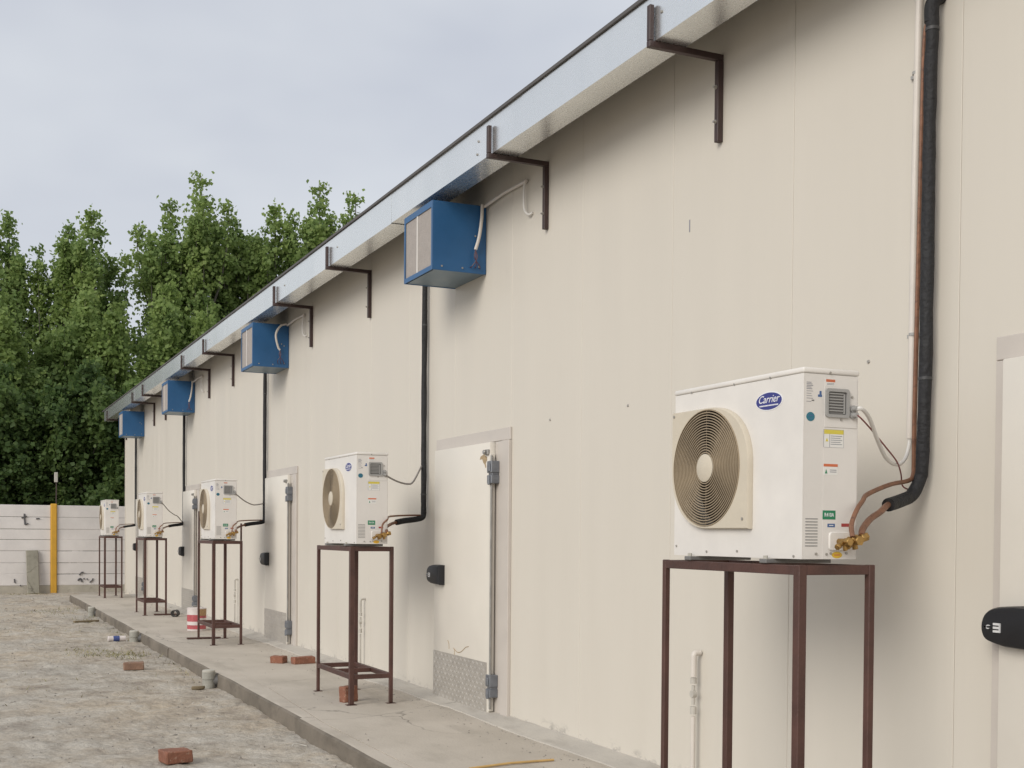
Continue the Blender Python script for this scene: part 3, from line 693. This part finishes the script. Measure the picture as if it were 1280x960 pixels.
mb = MB(); mb.box(.148, .166, -.455, -.437, 1.199, 1.40); mb.build('leg_extension', 'rust', s3); mb = MB(); mb.box(-.168, -.150, .437, .455, 1.199, 1.55); mb.build('leg_extension', 'rust', s3)
mb = MB(); mb.box(-.30, .10, .41, .47, .0048, .022); mb.build('flat_bar', 'rust', s3, bevel=.002)
mb = MB(); mb.box(-.02, .32, -.475, -.41, .0048, .024); mb.build('flat_bar', 'rust', s4, bevel=.002)

# ------------------------------------------------------------------ pipe runs from each unit up the wall
def pipe_run(uy, py, label, near=False):
    t = thing('insulated_pipe', label, 'pipe', (-.05, py, 1.46), 0, 'black insulated pipes on the wall')
    r_ = .0255 if near else .0225
    q = lambda L: [(a, uy + b * (py - uy), c) for a, b, c in L]
    if near:
        ins = [(-.055, 3.744, 3.36), (-.055, 3.742, 3.25), (-.055, 3.747, 3.104), (-.056, 3.748, 2.476), (-.055, 3.752, 2.003), (-.055, 3.762, 1.608), (-.060, 3.768, 1.535), (-.10, 3.768, 1.470), (-.17, 3.747, 1.446), (-.29, 3.691, 1.424)]
        suc = [(-.25, 3.71, 1.432), (-.30, 3.685, 1.422), (-.38, 3.633, 1.394), (-.46, 3.594, 1.367), (-.545, 3.535, 1.330), (-.572, 3.510, 1.304)]
        liq = [(-.622, 3.500, 1.300), (-.612, 3.518, 1.345), (-.575, 3.535, 1.397), (-.52, 3.568, 1.432), (-.45, 3.622, 1.460), (-.28, 3.695, 1.502), (-.12, 3.770, 1.524), (-.072, 3.795, 1.548), (-.055, 3.809, 1.610), (-.052, 3.812, 1.85), (-.048, 3.803, 2.646), (-.045, 3.794, 3.245), (-.030, 3.790, 3.36)]
    else:
        ins = q([(-.04, 1, 3.36), (-.042, 1.0, 2.4), (-.04, 1, 1.56), (-.042, .99, 1.47), (-.055, .975, 1.432), (-.11, .96, 1.416), (-.22, .93, 1.402), (-.30, .88, 1.388)])
        suc = q([(-.26, .90, 1.394), (-.31, .87, 1.386), (-.38, .72, 1.372), (-.50, .32, 1.344), (-.565, -.02, 1.318), (-.575, -.08, 1.302)])
        liq = [(-.622, uy - .06, 1.300), (-.605, uy - .035, 1.365), (-.56, uy - .008, 1.402)] + q([(-.51, .2, 1.42), (-.45, .40, 1.431), (-.30, .72, 1.441), (-.15, .92, 1.447), (-.075, .97, 1.448)])
    top = ins[0]
    mb = MB(); pts = spline(ins, 16); pts = [p + Vector((0, .004 * mnoise.noise((p.z * 5, py, 7)), .0)) for p in pts]; mb.tube(pts, [r_ * (1 + .09 * mnoise.noise((p.z * 6, py, 0)) + .07 * mnoise.noise((p.z * 23, py, 3)) - .05 * p.x * 0) for p in pts], 14); mb.build('insulation', 'foam', t, world=True)
    mb = MB(); mb.tube(spline([(top[0], top[1], 3.33), (top[0], top[1], 3.39), (top[0] + .02, top[1], 3.425), (.0, top[1], 3.44)], 5), r_ * 1.12, 14); mb.build('wall_elbow', 'foam', t, world=True)
    for z in ((3.30, 1.93) if near else (3.0, 1.62)):
        mb = MB(); p = min(pts, key=lambda p: abs(p.z - z)); mb.tube([(p.x, p.y, z - .006), (p.x, p.y, z + .006)], r_ * 1.08, 14); mb.build('tape_band', 'tape', t, world=True)
    mb = MB(); mb.tube(spline(suc, 8), .0125, 10); mb.build('suction_pipe', 'copper', t, world=True)
    mb = MB(); mb.tube(spline(liq, 8), .0092 if near else .0072, 8); mb.build('liquid_pipe', 'copper', t, world=True)
    return t
pipe_run(3.559, 3.748, 'thick black insulated pipe at far right, running to the nearest unit', True)
for uy, py, lb in ((8.835, 9.435, 'black insulated pipe on the wall below the largest blue box'), (14.175, 14.985, 'black insulated pipe on the wall below the second blue box'), (19.525, 20.66, 'black insulated pipe on the wall below the third blue box'), (24.90, 26.36, 'black insulated pipe on the wall below the smallest blue box')):
    pipe_run(uy, py, lb)
# white conduit by the nearest pipe, with its cable
t = thing('conduit_pipe', 'white conduit pipe left of the thick black pipe, upper right', 'conduit', (-.03, 3.862, 1.70))
mb = MB(); mb.tube([(-.03, 3.862, 1.70), (-.03, 3.857, 1.921), (-.03, 3.852, 2.822), (-.03, 3.842, 3.45), (-.03, 3.836, 3.95)], .0145, 12); mb.build('conduit', 'pvc', t, world=True)
for z in (3.17, 2.12):
    mb = MB(); mb.tube([(-.03, 3.852, z - .006), (-.03, 3.852, z + .006)], .0165, 12); mb.box(-.012, -.001, 3.83, 3.905, z - .007, z + .007); mb.build('clip', 'grey', t, world=True)
def cable(name, P, r_, mat, label): 
    mb = MB(); mb.tube(spline(P, 10), r_, 8); o = mb.build(name, mat, origin=P[0]); tag(o, label, 'cable', 'cables feeding the outdoor units'); return o
gx = -.80 + UD * .886
g1, g2 = 1.2165 + UH - (508 - 458.5) * .002857, 1.2165 + UH - (516.3 - 458.5) * .002857
cable('power_cable', [(gx, 3.559 - .028, g1), (gx + .02, 3.526, g1 - .002), (-.50, 3.56, 1.736), (-.40, 3.629, 1.665), (-.30, 3.693, 1.603), (-.20, 3.746, 1.584), (-.10, 3.812, 1.612), (-.04, 3.855, 1.67), (-.03, 3.862, 1.72)], .0075, 'cable', 'white power cable looping from the nearest unit to the white conduit')
cable('signal_wire', [(gx, 3.559 - .028, g2), (gx + .025, 3.535, g2 - .012), (-.45, 3.603, 1.697), (-.33, 3.659, 1.639), (-.22, 3.724, 1.594), (-.15, 3.778, 1.552), (-.12, 3.801, 1.506), (-.10, 3.782, 1.487)], .003, 'cabler', 'thin red wire hanging beside the nearest white cable')
for uy, py, n, lb in ((8.835, 9.435, 0, 'grey cable from the second unit sagging to the wall pipe'), (14.175, 14.985, 1, 'grey cable from the third unit sagging to the wall pipe'), (19.525, 20.66, 2, 'grey cable from the fourth unit sagging to the wall pipe')):
    f = lambda k: uy + k * (py - uy)
    cable('power_cable', [(gx, uy - .028, g2), (gx + .03, uy + .01, g2 - .012), (-.40, f(.36), 1.702 - .035 * n), (-.28, f(.54), 1.69 - .06 * n), (-.20, f(.68), 1.715 - .085 * n), (-.05, f(1.02), 1.862 - .21 * n)], .0072, 'cableg', lb)
mb = MB(); mb.tube([(-.02, 9.555, 1.86), (-.02, 9.555, 2.14), (-.02, 9.55, 3.4)], .012, 10); tag(mb.build('conduit_pipe', 'pvc', origin=(-.02, 9.555, 1.86)), 'white conduit half hidden behind the pipe below the largest blue box', 'conduit')
# white drain risers at the foot of the wall
def riser(y, hgt, label, k=1):
    t = thing('drain_riser', label, 'pipe', (-.05, y, .02), 0, 'white drain pipes at the foot of the wall')
    mb = MB(); mb.tube([(0, 0, 0), (0, 0, hgt - .33)], .0125 * k, 12); mb.build('pipe', 'pvc' if k == 1 else 'pvcgrey', t)
    mb = MB(); mb.tube([(0, 0, hgt - .32), (0, 0, hgt - .28)], .0165, 12); mb.tube([(0, 0, hgt - .13), (0, 0, hgt - .16)], .0165, 12); mb.tube([(0, 0, hgt - .27), (0, 0, hgt - .17)], .010, 10); mb.tube([(-.012, 0, hgt - .215), (.012, 0, hgt - .215)], .019, 10); mb.build('valve_fitting', 'pvcgrey', t)
    mb = MB(); mb.tube(spline([(0, 0, hgt - .125), (0, 0, hgt - .04), (.005, 0, hgt - .005), (.04, 0, hgt)], 5), .0155 * k, 12); mb.build('elbow', 'pvc' if k == 1 else 'pvcgrey', t)
riser(5.40, .67, 'white drain pipe behind the largest brown stand'); riser(11.08, .66, 'white drain pipe on the wall behind the second stand', .75); riser(16.65, .64, 'white drain pipe on the wall behind the third stand', .75)

# ------------------------------------------------------------------ boundary wall
BY = 30.2
bw = thing('boundary_wall', 'whitewashed precast plank wall with yellow post at far left', 'wall', (-1.356, BY, -.16))
lev = [1.885, 1.608, 1.331, 1.09, .833, .556, .297, .035]
planks = {}
for bay, (x0, x1) in enumerate(((-8.2, -5.82), (-5.70, -3.57), (-3.45, -1.425), (-1.287, .84), (.96, 3.1), (3.22, 5.4))):
    for i, zt in enumerate(lev):
        zb = (lev[i + 1] if i < 7 else -.30)
        mb = MB(); dz = .012 * math.sin(bay * 2.3 + i); off = .012 * mnoise.noise((bay * 3.3, i * 1.7, 0))
        zt_ = zt + (.012 * mnoise.noise((bay * 7.1, i * 3.1, 4)) if i else 0)
        V8 = mb.box(x0, x1, BY - .04 + off, BY + .03 + off, zb + .002, zt_ - .002)
        for v in V8: v.co.z += .008 * mnoise.noise((v.co.x * 2, i * 2.0 + (v.co.z > zb + .1), 1))
        mb.build('plank', 'plankb' if i == 7 else 'plank', bw, bevel=.006, world=True)
for px in (-5.76, -3.51, -1.356, .90, 3.16):
    mb = MB(); mb.box(px - .068, px + .068, BY - .085, BY + .06, -.3, 1.92); po = mb.build('post', 'yellow', bw, bevel=.014, world=True)
    mb = MB(); mb.box(px - .008, px + .022, BY - .092, BY - .0852, 1.38, 1.90); mb.box(px - .074, px + .074, BY - .095, BY - .0852, 1.275, 1.31); mb.build('post_slot', 'yellowd', po, world=True)
    o = po.children[0]; o.data.materials.append(M['yellow'])
    for p_ in o.data.polygons:
        if p_.center.z < 1.35 + .16: p_.material_index = 1
def mark(P, r_=.014):
    mb = MB(); mb.tube(spline([(x, BY - .058, z) for x, z in P], 4), r_, 5); mb.build('paint_mark', 'graf', bw, world=True)
mark([(-1.99, 1.68), (-1.985, 1.58), (-1.975, 1.43)], .018); mark([(-2.05, 1.585), (-1.99, 1.60), (-1.94, 1.62)]); mark([(-1.975, 1.43), (-1.93, 1.45), (-1.90, 1.455)]); mark([(-1.74, 1.565), (-1.70, 1.575), (-1.66, 1.57)])
mark([(-.80, .27), (-.75, .33), (-.70, .335)]); mark([(-.83, .14), (-.80, .18), (-.76, .18), (-.74, .11)], .018); mark([(-.70, .20), (-.69, .17)]); mark([(-.63, .19), (-.62, .16)]); mark([(-.57, .10), (-.52, .14), (-.49, .19)]); mark([(-2.2, .19), (-2.19, .10)]); mark([(-2.08, .03), (-2.06, .05)])
# leaning slab, box on a pole
mb = MB(); mb.box(-.132, .132, -.025, .025, 0, 1.0); o = mb.build('concrete_slab', 'slab', bevel=.012); o.location = (-1.80, BY - .21, -.145); o.rotation_euler = (R(-7), R(-1.5), 0); tag(o, 'grey raw concrete slab leaning on the white boundary wall', 'slab')
t = thing('pole_box', 'pale grey box on a thin dark pole above the yellow post', 'box', (-1.30, BY + .1, -.15))
mb = MB(); mb.tube([(0, 0, 0), (.01, 0, 2.4), (.012, .02, 2.60)], .013, 8); mb.build('pole', 'bracket', t)
mb = MB(); mb.box(-.035, .04, -.05, .03, 2.57, 2.80); mb.build('box', 'pvcgrey', t, bevel=.008)

# ------------------------------------------------------------------ small things lying about
def brick(x, y, z, rz, label, dims=(.21, .105, .07), mat='brick', tilt=(0, 0), seed=1):
    mb = MB(); a, b_, c_ = dims; mb.box(-a / 2, a / 2, -b_ / 2, b_ / 2, 0, c_)
    bmesh.ops.bevel(mb.b, geom=mb.b.edges[:], offset=.006, segments=1, affect='EDGES'); bmesh.ops.subdivide_edges(mb.b, edges=mb.b.edges[:], cuts=3, use_grid_fill=True)
    for v in mb.b.verts:
        n_ = mnoise.noise(v.co * 28 + Vector((seed * 9, 0, 0))); n2 = mnoise.noise(v.co * 9 + Vector((0, seed * 5, 0)))
        v.co += v.co.normalized() * (.007 * n_ + .009 * n2) if v.co.length else Vector()
        if v.co.z < .004: v.co.z = 0
    o = mb.build('brick', mat, smooth=True); o.location = (x, y, z); o.rotation_euler = (tilt[0], tilt[1], rz); return tag(o, label, 'brick', 'loose bricks')
brick(-2.312, 7.66, gz(-2.31, 7.66) + .002, R(12), 'red brick lying alone on the ground at the bottom of the picture', (.165, .14, .075), seed=1)
brick(-1.855, 12.98, gz(-1.85, 12.98), R(-3), 'dusty brown brick on the dirt near the thin grass', (.20, .11, .075), 'brickd', seed=2)
brick(-.585, 12.06, .0, R(-40), 'short broken brick on the walkway, pale on one face', (.14, .11, .07), seed=3)
brick(-.375, 11.92, .0, R(10), 'long red brick on the walkway left of the second stand', (.225, .105, .07), seed=4)
brick(-.775, 9.10, .0, R(25), 'red brick standing on edge behind the front leg of the second stand', (.13, .075, .12), seed=5)
def stub(x, y, label):
    t = thing('drain_stub', label, 'drain pipe', (x, y, G - .02), 0, 'grey drain stubs beside the kerb')
    mb = MB(); mb.tube([(0, 0, 0), (0, 0, .085)], .057, 18); mb.tube([(0, 0, .083), (0, 0, .09)], .054, 18); mb.tube([(0, 0, .09), (0, 0, .155)], .060, 18); mb.build('stub', 'cyl', t, bevel=.003)
    mb = MB(); mb.tube([(0, 0, .156), (0, 0, .17), (0, 0, .176)], [.059, .058, .05], 18); mb.build('cap', 'cyll', t)
    mb = MB(); mb.tube([(.03, .0, .075), (.14, -.01, .08)], .045, 14); mb.build('side_pipe', 'greyd', t)
stub(-1.405, 11.36, 'grey capped drain stub at the kerb, nearest the camera'); stub(-1.42, 16.2, 'grey capped drain stub at the kerb beside the white and blue roll'); stub(-1.40, 21.5, 'small grey drain stub at the far end of the kerb')
t = thing('paint_bucket', 'white paint bucket with red bands behind the third stand', 'bucket', (-.597, 16.42, .0), R(-25))
for z0, z1, mt, rr in ((0, .022, 'tin', .121), (.022, .075, 'red', .122), (.075, .122, 'tin', .123), (.122, .21, 'red', .1242), (.21, .292, 'tin', .1255)):
    mb = MB(); mb.tube([(0, 0, z0 + .0004), (0, 0, z1 - .0004)], [rr - .0006, rr], 28); mb.build('band', mt, t)
mb = MB(); mb.tube([(0, 0, .288), (0, 0, .294)], .129, 28); mb.tube([(0, 0, .2935), (0, 0, .300)], .119, 28); mb.build('rim', 'tin', t)
mb = MB()
for k in range(8):
    a0, a1 = R(-62 + k * 8), R(-62 + (k + 1) * 8 + .3)
    mb.face([(.1268 * math.cos(a0), .1268 * math.sin(a0), .20), (.1268 * math.cos(a1), .1268 * math.sin(a1), .20), (.1276 * math.cos(a1), .1276 * math.sin(a1), .284), (.1276 * math.cos(a0), .1276 * math.sin(a0), .284)])
    mb.face([(.126 * math.cos(a0), .126 * math.sin(a0), .135), (.126 * math.cos(a1), .126 * math.sin(a1), .135), (.1264 * math.cos(a1), .1264 * math.sin(a1), .168), (.1264 * math.cos(a0), .1264 * math.sin(a0), .168)], 1)
mb.build('picture_label', ['gold', 'tin'], t)
mb = MB(); mb.tube(spline([(-.129, 0, .27), (-.06, .0, .315), (.0, -.0, .322), (.06, 0, .315), (.129, 0, .27)], 5), .003, 6); mb.build('bail_handle', 'steel', t)
t = thing('pipe_offcut', 'short black pipe offcut lying on the walkway near the wall', 'pipe', (-.42, 19.16, .052))
mb = MB(); mb.holed(ell(0, 0, .052, .052, 20), ell(0, 0, .043, .043, 20), lambda u, v, h: (h * .5 + u * .86, h * .86 - u * .5, v), -.06, .06); mb.build('pipe_wall', 'black', t)
t = thing('paper_roll', 'white and navy paper roll on the dirt by the kerb', 'roll', (-1.61, 16.38, gz(-1.61, 16.38) + .036))
mb = MB(); mb.tube([(-.11, 0, 0), (.11, .01, 0)], .036, 14); mb.build('roll', 'tin', t, bevel=.004)
mb = MB(); mb.tube([(-.045, .002, 0), (.03, .005, 0)], .0372, 14); mb.build('printed_band', 'bluep', t)
mb = MB(); mb.tube([(-.97, 6.215, .008), (-.70, 6.262, .011), (-.42, 6.275, .008)], .007, 7); tag(mb.build('bamboo_stick', 'wood', origin=(-.7, 6.25, 0)), 'thin yellow bamboo stick on the walkway at the bottom edge', 'stick')
mb = MB(); mb.box(-.20, .20, -.03, .03, 0, .03); o = mb.build('wood_board', 'plankw', bevel=.004); o.location = (-1.62, 20.1, gz(-1.62, 20.1) + .004); o.rotation_euler.z = R(20); tag(o, 'weathered brown board on the dirt near the far kerb end', 'board')
mb = MB(); mb.prism([(-.06, -.02), (-.02, -.035), (.05, -.02), (.07, .015), (.01, .03), (-.05, .015)], lambda u, v, h: (u, v, h), 0, .03); o = mb.build('dark_scrap', 'plankw', bevel=.006); o.location = (-1.53, 11.22, gz(-1.53, 11.22)); tag(o, 'dark brown scrap on the dirt in front of the nearest drain stub', 'scrap')
mb = MB(); mb.tube(spline([(-.05, 0, .008), (-.03, .01, .022), (.01, 0, .016), (.045, -.02, .006)], 5), .0045, 6); o = mb.build('plastic_scrap', 'pvcgrey'); o.location = (-1.47, 7.92, gz(-1.47, 7.92)); tag(o, 'small curled white scrap on the dirt near the kerb', 'scrap')

# loose stones and dust lumps (nobody could count them), thin grass
def stones():
    r_ = np.random.default_rng(4); V = []; F = []
    base = np.array([(1, 0, 0), (-1, 0, 0), (0, 1, 0), (0, -1, 0), (0, 0, 1)], float); fc = [(0, 2, 4), (2, 1, 4), (1, 3, 4), (3, 0, 4)]
    for k in range(9000):
        yy = 5.2 + 24 * r_.random() ** 1.5; xx = -1.40 - 4.8 * r_.random()
        s_ = .004 + .013 * r_.random() ** 6 + .004 * yy / 20; a = r_.random() * 6.28
        b_ = base * (s_ * (.7 + .6 * r_.random(3))) * (1, 1, .75) + (r_.random((5, 3)) - .5) * s_ * .5
        b_ = np.c_[b_[:, 0] * math.cos(a) - b_[:, 1] * math.sin(a) + xx, b_[:, 0] * math.sin(a) + b_[:, 1] * math.cos(a) + yy, b_[:, 2] + gz(xx, yy) - .001]
        n = len(V); V += [tuple(p) for p in b_]; F += [tuple(i + n for i in f) for f in fc]
    for k in range(700):                                  # grit on the walkway and along the fillet
        yy = 5.5 + 20 * r_.random() ** 1.3; xx = (-.22 - .12 * abs(r_.normal())) if k % 3 else -1.2 * r_.random()
        s_ = .003 + .006 * r_.random() ** 3
        b_ = base * s_ + (r_.random((5, 3)) - .5) * s_ * .6 + (xx, yy, .001); n = len(V); V += [tuple(p) for p in b_]; F += [tuple(i + n for i in f) for f in fc]
    me = bpy.data.meshes.new('gravel'); me.from_pydata(V, [], F); me.materials.append(M['stone'])
    o = bpy.data.objects.new('gravel', me); C.objects.link(o); tag(o, 'loose gravel and dust lumps scattered on the dirt yard', 'gravel', kind='stuff')
stones()
def grass():
    r_ = np.random.default_rng(9); V = []; F = []
    for cx, cy, n, sx_, sy_ in ((-1.90, 14.9, 200, .16, .35), (-1.68, 14.5, 150, .12, .3), (-2.15, 15.2, 80, .12, .25), (-1.55, 20.4, 90, .15, .4), (-2.0, 22.8, 120, .2, .4), (-1.55, 23.3, 60, .15, .4), (-1.45, 17.6, 50, .06, .7), (-1.43, 13.2, 40, .05, .6), (-2.6, 12.2, 40, .5, .8), (-2.2, 18.5, 40, .3, .7), (-1.9, 29.6, 300, .9, .2)):
        for k in range(n):
            x, y_ = r_.normal(cx, sx_), r_.normal(cy, sy_)
            if x > -1.385: continue
            h_ = .018 + .04 * r_.random() ** 2; a = r_.random() * 6.28; w_ = .004 + .004 * r_.random(); lx, lyy = (r_.random(2) - .5) * .09
            z = gz(x, y_) - .004; i = len(V)
            V += [(x - w_ * math.cos(a), y_ - w_ * math.sin(a), z), (x + w_ * math.cos(a), y_ + w_ * math.sin(a), z), (x + lx, y_ + lyy, z + h_)]; F.append((i, i + 1, i + 2))
    me = bpy.data.meshes.new('grass'); me.from_pydata(V, [], F); me.materials.append(M['grass'])
    o = bpy.data.objects.new('grass', me); C.objects.link(o); tag(o, 'thin tufts of grass growing in the dirt yard', 'grass', kind='stuff')
grass()

# ------------------------------------------------------------------ poplars behind the wall
def make_tree_mesh(seed, H, rad, low, nlimb, nleaf):
    r_ = np.random.default_rng(seed)
    mb = MB(); limbs = []
    lean = (r_.random(2) - .5) * .35
    trunk = [np.array([lean[0] * (k / 8) ** 2, lean[1] * (k / 8) ** 2, H * .97 * k / 8]) for k in range(9)]
    mb.tube([Vector(p) for p in trunk], [max(.012, .15 * (1 - k / 8.3)) * H / 12 for k in range(9)], 8)
    limbs.append((trunk[2:], .50 * rad, 3.6))
    for k in range(nlimb):
        q0 = (k + r_.random()) / nlimb; zb = H * (low + (.70 - low) * q0); a = k * 2.4 + r_.random()
        lead = k % 6 == 2                                  # a few limbs run up beside the leader as spires of their own
        reach = rad * ((.55 + .35 * r_.random()) if lead else (.75 + .5 * r_.random()) * (1 - .38 * q0)); up = H * (.20 + .13 * r_.random())
        tip = min(zb + up, H * (.83 + .11 * r_.random())) if not lead else H * (.80 + .13 * r_.random())
        up = tip - zb
        b0 = np.array([lean[0] * (zb / H) ** 2, lean[1] * (zb / H) ** 2, zb])
        pts = [b0 + np.array([math.cos(a) * reach * (1 - (1 - q) ** 2.2), math.sin(a) * reach * (1 - (1 - q) ** 2.2), up * q ** 1.15]) for q in np.linspace(0, 1, 7)]
        mb.tube([Vector(p) for p in pts], [.045 * (1 - .85 * q) * H / 12 for q in np.linspace(0, 1, 7)], 6)
        limbs.append((pts[1:], (.30 if lead else .34) * rad, 1.5 if lead else 1.0))
    # leaf clumps strung along every limb
    tot = sum(l[2] for l in limbs); V = []; 
    for pts, cr_, wgt in limbs:
        pts = np.array(pts); n = int(nleaf * wgt / tot); ncl = max(4, n // 22)
        tt = r_.random(ncl) ** .72; idx = tt * (len(pts) - 1); i0 = np.minimum(idx.astype(int), len(pts) - 2); fr_ = (idx - i0)[:, None]
        cen = pts[i0] * (1 - fr_) + pts[i0 + 1] * fr_
        spread = cr_ * (1.05 - .80 * tt ** 1.5)[:, None]
        cen = cen + r_.normal(size=(ncl, 3)) * spread * np.array([.62, .62, .55])
        for c in cen:
            m_ = r_.integers(14, 27); s_ = .085 + .055 * r_.random()
            p = c + r_.normal(size=(m_, 3)) * s_ * np.array([1, 1, .9])
            nrm = r_.normal(size=(m_, 3)) * .8 + np.array([c[0], c[1], 0]) / max(.3, math.hypot(c[0], c[1])) * .75 + np.array([0, 0, .35]); nrm /= np.linalg.norm(nrm, axis=1)[:, None]
            t_ = np.cross(nrm, r_.normal(size=(m_, 3))); t_ /= np.linalg.norm(t_, axis=1)[:, None]; b_ = np.cross(nrm, t_)
            L = (.046 + .045 * r_.random(m_) ** 1.5)[:, None]
            V.append(np.stack([p - t_ * L, p + b_ * L * .85 - t_ * L * .15, p + t_ * L * 1.15, p - b_ * L * .85 - t_ * L * .15], 1).reshape(-1, 3))
    V = np.concatenate(V); n = len(V) // 4
    me = bpy.data.meshes.new('crown'); me.vertices.add(len(V)); me.vertices.foreach_set('co', V.astype(np.float32).ravel())
    me.loops.add(4 * n); me.loops.foreach_set('vertex_index', np.arange(4 * n, dtype=np.int32)); me.polygons.add(n); me.polygons.foreach_set('loop_start', np.arange(0, 4 * n, 4, dtype=np.int32)); me.polygons.foreach_set('loop_total', np.full(n, 4, dtype=np.int32))
    me.update(calc_edges=True); me.validate(); me.materials.append(M['leaf_shaded' if H < 7 else 'leaf'])
    return mb, me
def make_tree(loc, rz, label, args, group):
    t = thing('poplar_tree', label, 'tree', loc, rz, group)
    mb, me = make_tree_mesh(*args); mb.build('trunk', 'bark', t)
    o = bpy.data.objects.new('crown', me); C.objects.link(o); o.parent = t
    return t
TG = 'poplars behind the boundary wall'
protos = {}
spec = {'tall': (11, 13.2, 1.40, .08, 22, 23000), 'mid': (12, 12.0, 1.30, .07, 20, 20000), 'slim': (13, 12.6, 1.0, .10, 16, 14500), 'fill': (14, 9.0, 1.25, .05, 18, 21000), 'bush': (15, 6.0, 1.25, .02, 15, 21000)}
rows = [  # kind, x, y, height, label
    ('mid', -3.3, 43, 11.6, 'poplar at the left edge of the picture'), ('slim', -1.6, 43.4, 12.1, 'slim poplar second from the left edge'), ('mid', -.1, 43, 11.7, 'bushy poplar left of the sky gap'), ('mid', .85, 42.2, 12.1, 'poplar on the left side of the sky gap with a twin tip'),
    ('tall', 3.25, 43.5, 13.2, 'tall poplar on the right side of the sky gap'), ('tall', 4.45, 43, 14.1, 'tallest poplar with the highest tip, left of centre'), ('mid', 5.75, 43.6, 12.7, 'lower poplar right of the tallest one'), ('slim', 6.5, 44.4, 12.4, 'slim poplar between two fuller ones right of the tallest'), ('mid', 7.1, 43.2, 13.3, 'slim poplar above the second blue box'),
    ('tall', 8.55, 43.6, 14.5, 'tall poplar at the right of the row, above the roof edge'), ('tall', 10.0, 43.2, 14.2, 'rightmost poplar half hidden by the roof edge'), ('mid', 11.6, 44, 13.0, None),
] + [('fill', x, 37.6 + .5 * math.sin(x * 3), hh, None) for x, hh in ((-4.0, 7.4), (-2.6, 8.9), (-1.1, 6.8), (.1, 8.6), (1.5, 6.6), (2.6, 9.1), (3.9, 7.6), (5.2, 8.9), (6.5, 7.4), (7.9, 9.2))] \
  + [('bush', x, 33.3 + .4 * math.cos(x * 5), hh, None) for x, hh in ((-3.6, 4.6), (-2.5, 5.6), (-1.4, 4.2), (-.3, 5.7), (.8, 4.4), (1.9, 5.6))]
for i, (kd, x, yy, hh, lb) in enumerate(rows):
    lb = lb or {'mid': 'poplar hidden for the most part behind the roof edge', 'fill': 'dense dark poplar in the middle of the tree mass', 'bush': 'low leafy young poplar right behind the boundary wall'}[kd]
    grp = TG if kd not in ('fill', 'bush') else {'fill': 'dense poplars in the tree mass', 'bush': 'young poplars close behind the wall'}[kd]
    rz = (i * 2.399) % 6.283
    if kd not in protos: protos[kd] = o = make_tree((x, yy, -.15), rz, lb, spec[kd], grp)
    else:
        o = dup(protos[kd], (x, yy, -.15), rz, lb); o['group'] = grp
    s_ = hh / spec[kd][1]; o.scale = (s_ ** .5, s_ ** .5, s_)
